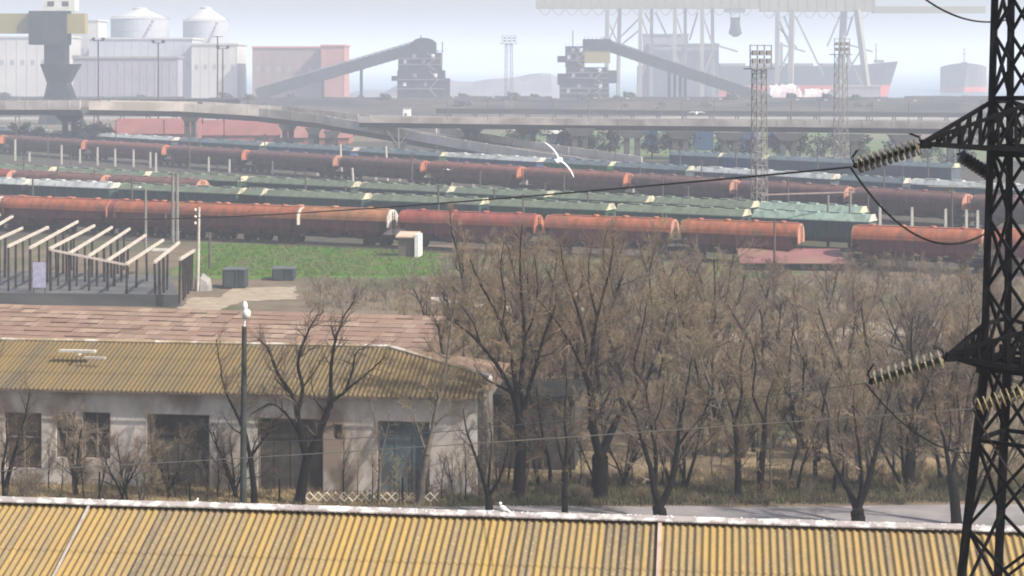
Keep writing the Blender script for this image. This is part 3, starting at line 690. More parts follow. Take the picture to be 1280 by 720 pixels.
# lattice floodlight masts
m_mast = mat('galvanised lattice', (.30,.28,.26), (.22,.20,.19), 1)
def lattice_mast(px, a, b, w0, w1, lab, hw):
    Y = depth(b); g0 = G(px, b); hh = (b-a)*Y/F; t = thing('lattice_mast', lab, 'floodlight mast', g0, .35, 'lattice floodlight masts')
    legs = [(-1,-1),(1,-1),(1,1),(-1,1)]; ht = hh-3.4
    wz = lambda z: w0+(w1-w0)*z/ht
    for lx, ly in legs: MB().bar((lx*w0/2,ly*w0/2,0), (lx*w1/2,ly*w1/2,ht), .13).build('leg', m_mast, t)
    mb = MB(); z = 0
    while z < ht-.5:
        dz = max(1.2, wz(z)*1.15); z2 = min(ht, z+dz)
        for i in range(4):
            p, q = legs[i], legs[(i+1) % 4]; a_, b_ = wz(z)/2, wz(z2)/2
            mb.bar((p[0]*a_,p[1]*a_,z), (q[0]*b_,q[1]*b_,z2), .06); mb.bar((q[0]*a_,q[1]*a_,z), (p[0]*b_,p[1]*b_,z2), .06); mb.bar((p[0]*b_,p[1]*b_,z2), (q[0]*b_,q[1]*b_,z2), .09)
        z = z2
    mb.build('bracing', m_mast, t)
    pl = MB().box((0,0,ht), (hw*1.5,hw*1.1,.16))
    pl.build('platform', m_pole2, t)
    rk = MB()
    for z_ in (ht+1.1, ht+2.2, ht+3.3): rk.bar((-hw*.7,-.5,z_), (hw*.7,-.5,z_), .13)
    for x_ in (-hw*.7, -hw*.23, hw*.23, hw*.7): rk.bar((x_,-.5,ht), (x_,-.5,ht+3.4), .13)
    rk.build('lamp_rack', m_pole2, t)
    for i in range(3):
        for k in range(2): MB().box((-hw*.47+hw*.47*i, -.75, ht+1.1+1.15*k), (.75,.4,.7)).build('floodlight', m_pole2, t)
lattice_mast(949, 56, 276, 1.75, 1.5, 'tallest lattice floodlight mast rising right of centre above the trains', 2.4)
lattice_mast(1051, 48, 212, 2.3, 1.9, 'hazier lattice floodlight mast in front of the red-bottomed ship', 2.6)
lattice_mast(636, 44, 150, 2.9, 2.3, 'faint lattice floodlight mast between the two conveyor towers', 4.2)

# ------------------------------------------------------------------ viaducts and ramp
m_deck = mat('viaduct concrete', (.13,.12,.112), (.09,.082,.08), .12, c3=(.07,.065,.062), scale3=.06)
m_par = mat('parapet', (.68,.60,.54), (.52,.45,.40), .25, c3=(.40,.34,.30), scale3=.08)
m_pier = mat('pier', (.07,.068,.07), (.10,.095,.093), .3)
def deck(name, label, pts, w, thick, ph=1.0):
    """pts: world centre points of the road surface; slab, parapets both sides and posts"""
    o0 = Vector(pts[0]); t = thing(name, label, 'bridge', (o0.x, o0.y, 0)); sl, p1, p2 = MB(), MB(), MB()
    pts = [Vector(p)-Vector((o0.x, o0.y, 0)) for p in pts]
    for a, b in zip(pts[:-1], pts[1:]):
        d = (b-a); n = Vector((-d.y, d.x, 0)).normalized()
        q = lambda p, s, z: (p.x+n.x*s, p.y+n.y*s, p.z+z)
        sl.hexa([q(a,-w/2+.9,-thick),q(b,-w/2+.9,-thick),q(b,w/2-.9,-thick),q(a,w/2-.9,-thick),q(a,-w/2,0),q(b,-w/2,0),q(b,w/2,0),q(a,w/2,0)])
        for mb, s in ((p1,-w/2-.06), (p2,w/2+.06)):
            mb.hexa([q(a,s-.12,-.5),q(b,s-.12,-.5),q(b,s+.12,-.5),q(a,s+.12,-.5),q(a,s-.12,ph),q(b,s-.12,ph),q(b,s+.12,ph),q(a,s+.12,ph)])
            n_ = max(1, int(d.length/6))
            for k in range(n_):
                c_ = a.lerp(b, (k+.5)/n_); mb.box((c_.x+n.x*s, c_.y+n.y*s, c_.z+ph/2), (.34,.34,ph+.2), math.atan2(d.y, d.x))
    sl.build('deck', m_deck, t); p1.build('parapet', m_par, t); p2.build('parapet', m_par, t); return t, o0
def pier(t, o0, px, yb, ztop, w=5.2, legs=2):
    g0 = G(px, yb)-Vector((o0.x, o0.y, 0)); mb = MB()
    mb.hexa([(g0.x-w*.32,g0.y-1.2,ztop-1.7),(g0.x+w*.32,g0.y-1.2,ztop-1.7),(g0.x+w*.32,g0.y+1.2,ztop-1.7),(g0.x-w*.32,g0.y+1.2,ztop-1.7),(g0.x-w*.6,g0.y-1.3,ztop),(g0.x+w*.6,g0.y-1.3,ztop),(g0.x+w*.6,g0.y+1.3,ztop),(g0.x-w*.6,g0.y+1.3,ztop)])
    for k in range(legs):
        x = g0.x+(k-(legs-1)/2)*w*.4 if legs > 1 else g0.x
        mb.box((x, g0.y, (ztop-1.6)/2), (1.25,1.5,ztop-1.6))
    mb.build('pier', m_pier, t)
ya = 482
lp = [W(-160,134,ya+20), W(120,134,ya), W(240,136,ya), W(340,142,ya-4), W(430,152,ya-12), W(520,167,ya-26), W(600,181,ya-42), W(680,194,ya-58), W(770,207,ya-76)]
v1, o1 = deck('ramp_viaduct', 'road viaduct at left descending as a ramp to the right over the yard', lp, 16, 1.9, 1.7)
for px, yb, zt, w, n in [(87,186,8.9,6,2),(238,184,8.5,4.5,2),(360,190,7.0,4,2),(392,191,6.3,3.4,2),(415,192,5.6,3.4,2),(500,196,3.6,3,1),(545,200,2.4,3,1)]: pier(v1, o1, px, yb, zt, w, n)
rp = [W(455,150,452), W(700,153,440), W(960,155,425), W(1400,160,400)]
v2, o2 = deck('level_viaduct', 'level road viaduct across the right half on wide-capped piers', rp, 9, 1.7)
for px, yb in ((590,194),(660,196),(725,199),(790,203),(850,204),(912,206),(985,207),(1060,209),(1130,210),(1195,212)): pier(v2, o2, px, yb, 7.2, 6.0, 2)
# low belt conveyor on many trestles along the front of the embankment
def ground_conveyor(lab, xa, xb, y0, y1, Y, step):
    a, b = W(xa,y0,Y), W(xb,y1,Y); t = thing('belt_conveyor', lab, 'conveyor', (a.x, Y, 0)); o_ = Vector((a.x, Y, 0)); mb = MB(); mb.bar(a-o_, b-o_, 2.6, 1.5); mb.build('belt_gallery', m_gal2, t)
    MB().bar(a-o_+Vector((0,0,1.0)), b-o_+Vector((0,0,1.0)), 3.0, .18).build('cover', m_deck, t)
    n = int((b.x-a.x)/step)
    for k in range(n):
        c_ = (a-o_).lerp(b-o_, (k+.5)/n); mb = MB()
        for s in (-1, 1): mb.bar((c_.x+s*.9,0,0), (c_.x+s*.35,0,c_.z-.6), .35)
        mb.bar((c_.x-.7,0,c_.z*.45), (c_.x+.7,0,c_.z*.45), .3); mb.build('trestle', m_pier, t)
m_gal2 = mat('belt gallery', (.045,.045,.05), (.08,.075,.07), .3)
ground_conveyor('low belt conveyor on trestles running before the embankment at right', 545, 1330, 139, 145, 640, 9)
ground_conveyor('low belt conveyor on trestles behind the left viaduct', -60, 300, 128, 127, 640, 9)
for i, px in enumerate([560,610,690,735,775,850,890,985,1020,1085,1130]):
    Yp = 446-(px-455)*.055; q = W(px, 148+(px-455)*.011, Yp); t = thing('street_lamp', 'thin lamp post standing on the level viaduct, %s' % nth(i+1, 11), 'street lamp', (q.x, Yp-4.9, q.z), 0, 'lamp posts on the level viaduct')
    MB().tube([(0,0,0),(0,0,5.2)], [.11,.07], 6).build('post', m_pole2, t); MB().bar((0,0,5.1), (1.2,0,5.4), .08).build('arm', m_pole2, t); MB().box((1.4,0,5.4), (.7,.25,.14)).build('lamp_head', m_white, t)
m_verge = mat('ramp fill', (.20,.16,.12), (.13,.115,.08), .3, c3=(.09,.12,.05), scale3=.1)
mb = MB(); A = [W(640,188,ya-50), W(770,207.5,ya-76)]
mb.hexa([(A[0].x-4,A[0].y-6,0),(A[1].x+6,A[1].y-6,0),(A[1].x+6,A[1].y+6,0),(A[0].x-4,A[0].y+6,0),(A[0].x,A[0].y-4,A[0].z-1.9),(A[1].x,A[1].y-4,.05),(A[1].x,A[1].y+4,.05),(A[0].x,A[0].y+4,A[0].z-1.9)])
struct('ramp_fill_terrain', mb, m_verge)

# buildings under and beyond the viaduct
m_red = mat('red roof', (.25,.095,.085), (.19,.075,.068), .25)
m_redw = mat('red wall', (.30,.12,.10), (.24,.10,.085), .3)
def gabled(px0, px1, y_eave, y_ridge, yb, lab, name='red_roof_building', mr=m_red, mw=m_redw, depth_m=14):
    Y = depth(yb); a, b = W(px0,yb,Y), W(px1,yb,Y); w = b.x-a.x; ze = H-(y_eave-YH)*Y/F; Yr = Y+depth_m/2; zr_ = H-(y_ridge-YH)*Yr/F
    t = thing(name, lab, 'building', (a.x, Y, 0)); D = depth_m
    mb = MB(); mb.prism([(0,0),(D,0),(D,ze),(D/2,zr_-.25),(0,ze)], 0, w); mb.build('wall', mw, t)
    mb = MB()
    for s in (0, 1):
        e = -.4 if s == 0 else D+.4; q = 1 if s == 0 else -1
        mb.add([(-.5,e,ze-.05),(w+.5,e,ze-.05),(w+.5,D/2,zr_),(-.5,D/2,zr_)], [(0,1,2,3)])
    mb.build('roof', mr, t)
    n = max(2, int(w/9))
    for k in range(n): MB().box((w*(k+.5)/n, -.03, ze*.5), (w/n*.35,.08,ze*.4)).build('window', m_boards, t)
gabled(142, 246, 167, 148, 176, 'red-roofed shed under the viaduct left of the paired piers')
gabled(252, 352, 169, 150, 178, 'long red-roofed shed under the viaduct between the pier groups')
gabled(352, 436, 172, 156, 180, 'red-roofed shed under the ramp furthest right', mr=mat('faded red roof', (.27,.13,.115), (.21,.10,.09), .3))
m_can = mat('white canopy', (.82,.82,.80), (.72,.72,.70), .3)
for px0, px1, yt_, yb, lab in [(640,660,160,186,'small white-roofed canopy left of two beyond the ramp'), (682,704,164,187,'small white-roofed canopy right of two above the flying gull')]:
    Y = depth(yb); a, b = W(px0,yb,Y), W(px1,yb,Y); w = b.x-a.x; z = H-(yt_-YH)*Y/F; t = thing('canopy', lab, 'canopy', (a.x, Y, 0), 0, 'white canopies beyond the ramp')
    MB().box((w/2,2,z-.35), (w,5,.7)).build('roof', m_can, t)
    for k in range(3): MB().box((w*(.12+.38*k),.3,(z-.7)/2), (.3,.3,z-.7)).build('column', m_pole2, t)
    MB().box((w/2,3.6,(z-.7)/2), (w*.9,1.4,z-.75)).build('booth', mat('booth', (.10,.14,.22), (.15,.17,.22), .5), t)
gabled(505, 545, 153, 147, 158, 'tiny brown hut on the brown ground right of the left conveyor tower', 'port_hut', mat('brown hut roof', (.32,.22,.17), (.25,.17,.13), .3), m_pier, 6)
t = thing('white_cabin', 'small white cabin on the embankment below the left conveyor tower', 'cabin', (W(504,140,760).x, 760, 0))
MB().box((1.5,1.5,2.2), (3.2,3,4.4)).build('wall', m_can, t); MB().box((1.5,1.5,4.5), (3.8,3.5,.3)).build('roof', m_pole2, t); MB().box((1,-.03,1.2), (1,.06,2.2)).build('door', m_boards, t)
# stacked goods beyond the ramp
cr_ = [(.30,.16,.13),(.36,.30,.26),(.22,.13,.12),(.40,.33,.28),(.15,.16,.2)]
crates = [(522,151,9),(531,155,8),(545,158,10),(556,160,8),(571,163,9),(583,165,10),(598,168,10),(612,170,11),(624,174,8),(470,146,7),(486,147,7)]
for i, (px, py, s_) in enumerate(crates):
    Y = depth(py+26); a = W(px, py+26, Y); w = s_*Y/F*1.2
    tag(MB().box((0,0,1.4+.0), (w,2.4,2.8)).box((0,-1.22,1.4), (w*.9,.06,2.4)).build('freight_box', mat('freight %d' % (i % 5), cr_[i % 5], None, .5), loc=(a.x, Y, 0)), 'small freight box in the clutter beyond the ramp, %s' % nth(i+1, len(crates)), 'freight box', 'freight boxes beyond the ramp')
for i, (px0, px1, py) in enumerate([(806,822,186),(868,892,188),(926,948,187),(960,985,186)]):
    Y = depth(py); a, b = W(px0,py,Y), W(px1,py,Y); w = b.x-a.x
    mb = MB(); mb.box((w/2,1.3,2.6), (w,2.6,5.2)); 
    for k in range(8): mb.box((w*(k+.5)/8,-.04,2.6), (w/16,.1,5.0))
    tag(mb.build('blue_container', paint('blue', PAL['blue']), loc=(a.x, Y, 0)), 'tall hazy blue container stack beneath the level viaduct, %s' % nth(i+1, 4), 'container', 'blue containers under the viaduct')

# ------------------------------------------------------------------ port beyond the embankment
m_dark = mat('dark cladding', (.012,.016,.02), (.025,.03,.034), .12, c3=(.04,.042,.04), scale3=.15)
m_gal = mat('gallery cladding', (.03,.031,.034), (.05,.05,.05), .15)
m_olive = mat('olive paint', (.30,.255,.10), (.24,.205,.09), .1)
m_steel = mat('hazy steel', (.20,.19,.19), (.26,.245,.23), .1)
YT = 955; sT = YT/F
def conv_tower(lab, px0, blocks, gal, legs_, base_px):
    t = thing('conveyor_tower', lab, 'conveyor tower', (W(px0,0,YT).x, YT, 0))
    for (nm, xa, xb, yt_, yb_, dep, m_) in blocks:
        a, b = W(xa,yb_,YT), W(xb,yt_,YT); z0 = 0 if yb_ > 118 else a.z
        mb = MB(); mb.box(((a.x+b.x)/2-t.location.x, 0, (z0+b.z)/2), (b.x-a.x, dep, b.z-z0))
        mb.build(nm, m_, t)
    (x0,y0),(x1,y1),th = gal; a, b = W(x0,y0,YT)-Vector(t.location), W(x1,y1,YT)-Vector(t.location); a.y, b.y = -2, -2
    mb = MB(); mb.bar(a, b, 5.5, th*sT); 
    d = b-a; n_ = 26
    for k in range(n_):
        c_ = a.lerp(b, (k+.5)/n_); mb.box((c_.x, -2, c_.z), (.5, 5.9, th*sT*1.12))
    mb.build('conveyor_gallery', m_gal, t)
    mb = MB(); mb.bar(a+Vector((0,0,th*sT*.62)), b+Vector((0,0,th*sT*.62)), 3.5, .5); mb.build('gallery_roof', m_steel, t)
    for (xa, yt_) in legs_:
        q = W(xa, yt_, YT)-Vector(t.location); mb = MB(); w = 1.1
        for s in (-1, 1): mb.box((q.x, -2+s*2.4, q.z/2), (w, 1.0, q.z))
        k = 0
        while k < q.z-5: mb.bar((q.x,-4.4,k), (q.x,.4,k+5), .4); k += 5
        mb.build('trestle', m_dark, t)
    for nm, xa, xb, yt_, yb_, dep, m_ in blocks:
        if nm != 'tower_body': continue
        a, b = W(xa,yb_,YT)-Vector(t.location), W(xb,yt_,YT)-Vector(t.location); z0 = max(0, a.z); wd = b.x-a.x
        for k in range(1, 3):                                  # floor edges, then windows between them
            z_ = z0+(b.z-z0)*k/3; MB().box(((a.x+b.x)/2, -dep/2-.5, z_), (wd+.6, 1.3, .35)).build('gallery_deck', m_steel, t)
        for k in range(4): MB().box((a.x+wd*(.16+.22*k), -dep/2-.03, z0+(b.z-z0)*(.82 if k % 2 else .5)), (1.7,.1,1.9)).build('window', m_steel if k % 3 else m_can, t)
        sx = a.x+wd*.78; st = MB()
        for k in range(3):
            z1, z2 = z0+(b.z-z0)*k/3, z0+(b.z-z0)*(k+1)/3; s_ = 1 if k % 2 else -1; st.bar((sx-2.2*s_,-dep/2-1.6,z1), (sx+2.2*s_,-dep/2-1.6,z2), .3, .5)
        st.build('stair', m_steel, t)
    return t
t = conv_tower('dark conveyor tower with long gallery slanting down to the left', 497,
    [('tower_body',498,556,88,122,20,m_dark),('tower_body',499,552,66,88,18,m_dark),('head_house',514,545,53,66,14,m_dark),('side_cabin',545,553,68,80,10,m_olive),('side_bay',552,562,98,122,16,m_dark),('side_cabin',490,498,95,101,8,m_gal)],
    ((520,60),(322,118),14), [(452,84),(404,97)], 0)
rl = MB(); o_ = Vector(t.location)
for xa in range(500, 556, 6):
    a = W(xa, 66, YT)-o_; rl.bar((a.x,-9.2,a.z), (a.x,-9.2,a.z+1.6), .25)
rl.bar(W(500,64,YT)-o_+Vector((0,-9.2,0)), W(555,64,YT)-o_+Vector((0,-9.2,0)), .25)
for xa, y0, y1 in ((526,53,44),(553,66,52),(518,53,50)): rl.bar(W(xa,y0,YT)-o_, W(xa,y1,YT)-o_, .5)
rl.build('railing', m_dark, t)
mb = MB()
for k in range(7):
    a = math.pi*k/6; pass
mb.prism([(0,0),(0,0),(0,0)], 0, 0) if 0 else None
cx = W(530,53,YT)-o_; pr_ = []
dm = MB(); dm.v = []; 
for xx in (-7, 7):
    for k in range(9):
        a = math.pi*k/8; dm.v.append((cx.x+5.6*math.cos(a), xx, cx.z+2.4*math.sin(a)-.1))
for k in range(8): dm.f.append((k, k+1, k+10, k+9))
dm.f += [tuple(range(9))[::-1], tuple(range(9,18))]
dm.build('curved_roof', m_dark, t)
t = conv_tower('dark conveyor tower with olive panel and gallery slanting down to the right', 698,
    [('tower_body',700,760,104,122,20,m_dark),('tower_body',708,758,84,104,18,m_dark),('tower_body',707,730,58,84,14,m_dark),('head_house',729,763,49,63,12,m_dark),('head_house_wall',729,762,63,79,11,m_olive),('side_cabin',697,708,70,78,8,m_gal),('side_bay',697,708,92,106,12,m_dark),('side_bay',758,770,88,104,12,m_gal)],
    ((752,55),(962,126),13), [(836,88),(843,90),(850,92),(856,94),(915,114)], 0)
o_ = Vector(t.location); rl = MB()
for xa in list(range(706, 730, 5))+list(range(730, 764, 5)):
    zz = 58 if xa < 729 else 49; a = W(xa, zz, YT)-o_; rl.bar((a.x,-6,a.z), (a.x,-6,a.z+1.5), .22)
rl.bar(W(716,58,YT)-o_, W(716,38,YT)-o_, .6); rl.build('railing', m_steel, t)
t = thing('low_shed', 'x', 'shed'); bpy.data.objects.remove(t)
# far conveyor line on the embankment top, skip; container wall behind the towers
m_wh = mat('silo concrete', (.50,.48,.46), (.42,.41,.40), .06, c3=(.45,.43,.42), scale3=.03)
m_wh2 = mat('silo steel', (.40,.41,.44), (.33,.34,.37), .06)
def tank(px0, px1, yt_, Y, cone, lab, m_=None, name='storage_tank'):
    a, b = W(px0,0,Y), W(px1,0,Y); r = (b.x-a.x)/2; z = H-(yt_-YH)*Y/F
    t = thing(name, lab, 'storage tank', ((a.x+b.x)/2, Y, 0), 0, 'pale storage tanks by the port')
    mb = MB(); pr_ = [(r,0)]
    for k in range(7): pr_ += [(r, z*(k+1)/7-.3), (r*1.012, z*(k+1)/7-.15), (r, z*(k+1)/7)]
    mb.lathe(pr_, 40); mb.build('shell', m_ or m_wh2, t, smooth=False)
    MB().lathe([(r*1.02,z),(r*.25,z+cone),(r*.25,z+cone+1.2),(r*.02,z+cone+2)], 40).build('cone_roof', m_wh, t)
    mb = MB(); rg = [(r*.99*math.cos(2*math.pi*k/40), r*.99*math.sin(2*math.pi*k/40), z+1.2) for k in range(41)]; mb.tube(rg, .15, 5, False)
    for k in range(40): mb.bar((rg[k][0],rg[k][1],z-.1), rg[k], .15)
    mb.build('railing', m_steel, t)
    st = MB()
    for k in range(22):
        a0 = -2.4+k*.07; st.box((r*1.03*math.cos(a0), r*1.03*math.sin(a0), z*k/22+1), (1.6,1.6,.5), a0)
    st.build('stair', m_steel, t)
tank(139, 211, 24, 1190, 6, 'wide pale storage tank with shallow cone roof, left of two behind the silo block')
tank(229, 286, 27, 1195, 8, 'narrower pale storage tank with pointed roof, right of two behind the silo block')
def hall(px0, px1, yt_, Y, D, lab, m_, name='silo_block', roof=None, ribs=10, sags=None):
    a, b = W(px0,0,Y), W(px1,0,Y); w = b.x-a.x; z = H-(yt_-YH)*Y/F
    t = thing(name, lab, 'industrial hall', (a.x, Y, 0)); mb = MB(); mb.box((w/2, D/2, z/2), (w, D, z))
    for k in range(ribs+1): mb.box((w*k/ribs, -.06, z/2), (.5,.24,z*.995))
    mb.build('wall', m_, t); MB().box((w/2, D/2, z+.5), (w+1.5, D+1.5, 1.0)).build('roof', roof or m_wh, t)
    for k in range(ribs): MB().box((w*(k+.5)/ribs, -.04, z*.62), (w/ribs*.35,.12,z*.08)).build('window', mat('hall glazing', (.26,.27,.29), (.22,.23,.25), .1), t)
    return t
hall(84, 122, 26, 1110, 25, 'tall narrow pale silo head house left of the tanks', m_wh, 'silo_tower', ribs=3)
hall(112, 240, 49, 1080, 40, 'broad pale grain silo block below the tanks', m_wh2, ribs=12)
hall(240, 296, 56, 1070, 40, 'lower pale silo block at the right end of the row', m_wh, ribs=5)
hall(-30, 86, 47, 1075, 30, 'pale warehouse block behind the olive crane at far left', m_wh, ribs=9)
hall(92, 222, 73, 930, 14, 'grey-violet warehouse with dark roof edge below the silo block', mat('violet shed', (.30,.28,.32), (.25,.235,.27), .1), 'warehouse', m_steel, 14)
hall(316, 420, 60, 1060, 40, 'reddish warehouse with sunlit orange end behind the left conveyor gallery', mat('red hall', (.26,.175,.17), (.22,.15,.145), .05), 'red_warehouse', mat('red hall roof', (.5,.17,.12), (.42,.14,.1), .05), 8)
a = W(402,0,1045); t = hall(402, 430, 58, 1044, 34, 'sunlit end of the reddish warehouse, sunlight painted in as orange-red', mat('red hall sunlit end', (.38,.17,.14), (.32,.15,.13), .05), 'sunlit_end_hall', mat('red hall roof', (.5,.17,.12)), 3)  # same warehouse's sunlit end, the sunlight put into a brighter colour
# silhouettes of far quayside shapes
hall(1046, 1100, 109, 1190, 10, 'grey-violet quay shed below the red-bottomed ship', mat('quay shed', (.30,.26,.27), (.24,.21,.22), .1), 'quay_shed', m_steel, ribs=6)
for i, (xa, xb, yt_, lab) in enumerate([(956,1004,104,'pale pinkish heap of bagged cargo on the quay, left of two'), (1000,1048,110,'pale pinkish heap of bagged cargo on the quay, right of two')]):
    q = W(xa,0,1195); w = W(xb,0,1195).x-q.x; hh = H-(yt_-YH)*1195/F; mb = MB(); nx, ny = 16, 8
    for a_ in range(nx+1):
        for b_ in range(ny+1):
            mb.v.append((w*a_/nx, 14*b_/ny, hh*math.sin(math.pi*b_/ny)**.6*min(1, 3*math.sin(math.pi*a_/nx))*rnd.uniform(.75,1)))
    for a_ in range(nx):
        for b_ in range(ny): n_ = a_*(ny+1)+b_; mb.f.append((n_, n_+ny+1, n_+ny+2, n_+1))
    tag(mb.build('cargo_heap', mat('bagged cargo', (.72,.56,.52), (.45,.36,.35), .15), loc=(q.x,1190,0)), lab, 'cargo heap')
# left bulk crane: boom beam on a trunk-like tower
YC = 690
t = thing('bulk_crane', 'olive box-beam crane on a dark flared tower at the top left corner', 'crane', (W(75,0,YC).x, YC, 0)); o_ = Vector(t.location)
def cb(nm, xa, xb, yt_, yb_, dep, m_, dy=0):
    a, b = W(xa,yb_,YC)-o_, W(xb,yt_,YC)-o_; z0 = a.z
    mb = MB(); mb.box(((a.x+b.x)/2, dy, (z0+b.z)/2), (b.x-a.x, dep, b.z-z0)); return mb.build(nm, m_, t)
cb('boom', -160, 108, 17, 42, 5, m_olive); cb('machinery_house', 40, 86, 14, 56, 9, m_dark, -.5); cb('slewing_column', 58, 84, 56, 80, 7, m_dark)
cb('cabin', 56, 96, -4, 14, 6, mat('pale cabin', (.62,.62,.58), (.5,.5,.48), .3)); cb('cabin_window', 62, 70, 2, 8, 6.2, m_boards); cb('cabin_window', 80, 88, 2, 8, 6.2, m_boards)
mb = MB(); a = W(55,80,YC)-o_; b = W(98,80,YC)-o_; a2 = W(62,104,YC)-o_; b2 = W(86,104,YC)-o_
mb.hexa([(a2.x,-4,a2.z),(b2.x,-4,a2.z),(b2.x,4,a2.z),(a2.x,4,a2.z),(a.x,-6,a.z),(b.x,-6,a.z),(b.x,6,a.z),(a.x,6,a.z)]); mb.build('flared_base', m_dark, t)
mb = MB(); mb.hexa([(a2.x-3,-6,0),(b2.x+5,-6,0),(b2.x+5,6,0),(a2.x-3,6,0),(a2.x,-4,a2.z),(b2.x,-4,a2.z),(b2.x,4,a2.z),(a2.x,4,a2.z)]); mb.build('pedestal', m_dark, t)

# gantry cranes over the ship
m_gan = mat('gantry paint', (.27,.245,.15), (.22,.20,.13), .06)
m_leg = mat('leg paint', (.28,.265,.22), (.21,.20,.17), .06)
def gantry(lab, x0, x1, yt_, yb_, legs_, braces, Y=1238, wx=0):
    t = thing('gantry_crane', lab, 'gantry crane', (W(x0,0,Y).x, Y, 0), 0, 'bridge cranes over the quay'); o_ = Vector(t.location)
    a, b = W(x0,yt_,Y)-o_, W(x1,yb_,Y)-o_; mb = MB(); mb.box(((a.x+b.x)/2, 0, (a.z+b.z)/2), (b.x-a.x, 7, a.z-b.z))
    n_ = int((b.x-a.x)/6)
    for k in range(n_+1): mb.box((a.x+(b.x-a.x)*k/n_, -3.6, (a.z+b.z)/2), (.6,.5,(a.z-b.z)*.96))
    mb.build('bridge_beam', m_gan, t)
    hp = MB()
    for k in range(int((b.x-a.x)/9)):                     # cable festoons under the beam
        x = a.x+9*k+2; pts = [(x+8*u/6, -2, b.z-.2-4.2*math.sin(math.pi*u/6)) for u in range(7)]; hp.tube(pts, .3, 4)
    hp.build('cable_festoon', m_steel, t)
    for (xt, xb_, yb2, dy, wd) in legs_:
        p, q = W(xt,yb_-2,Y)-o_, W(xb_,yb2,Y)-o_; q.z = 0.3; p.y = dy*.4; q.y = dy
        MB().bar(p, q, wd*.78*Y/F, wd*.78*Y/F).build('leg', m_leg, t)
    for (xa, ya_, xb_, yb2, dy) in braces:
        p, q = W(xa,ya_,Y)-o_, W(xb_,yb2,Y)-o_; p.y = q.y = dy; MB().bar(p, q, 1.1).build('brace', m_leg, t)
    return t, o_
g1, o_ = gantry('huge pale gantry crane whose long beam overhangs the right conveyor tower', 670, 948, -16, 11,
    [(759,757,125,-8,6),(775,773,125,8,5),(800,799,125,-8,6),(815,815,125,8,5),(843,842,125,-8,6),(857,858,125,8,5),(877,876,125,-8,6),(891,893,125,8,5)],
    [(757,20,775,60,0),(775,15,757,62,0),(799,14,815,60,0),(815,62,799,100,0),(843,14,858,60,0),(858,60,843,100,0),(877,15,892,60,0),(892,62,877,100,0),(776,46,798,24,0),(778,55,800,37,0),(820,16,850,80,0),(806,16,815,32,0),(872,16,862,50,0),(760,-4,700,-14,0)])
q = W(919,12,1238)-o_
MB().box((q.x,0,q.z), (13,6,4)).box((q.x-3,0,q.z-5), (.5,.5,8)).box((q.x+3,0,q.z-5), (.5,.5,8)).build('trolley', m_steel, g1)
mb = MB(); z_ = (W(919,46,1238)-o_).z; mb.lathe([(1.5,z_),(4.6,z_+2.2),(3.8,z_+5),(2.8,z_+11),(3.6,z_+13)], 10, (q.x,0,0)); mb.build('grab', m_dark, g1)
g2, o_ = gantry('second huge gantry crane with splayed legs standing before the big ship', 950, 1092, -16, 14.5,
    [(971,969,125,-8,7),(989,985,125,-10,8),(1056,1052,125,8,8),(1070,1082,125,-10,8)],
    [(970,16,988,60,0),(988,60,970,100,0),(1054,60,1078,105,0),(1078,60,1053,100,0),(994,20,1030,95,0),(980,20,986,36,0),(1050,20,1034,58,0),(1066,20,1058,45,0),(996,60,970,30,0)])
a, b = W(1090,8,1238)-o_, W(1231,16.5,1238)-o_
MB().box(((a.x+b.x)/2, 0, (a.z+b.z)/2), (b.x-a.x-.4, 6, a.z-b.z)).build('boom', m_gan, g2)

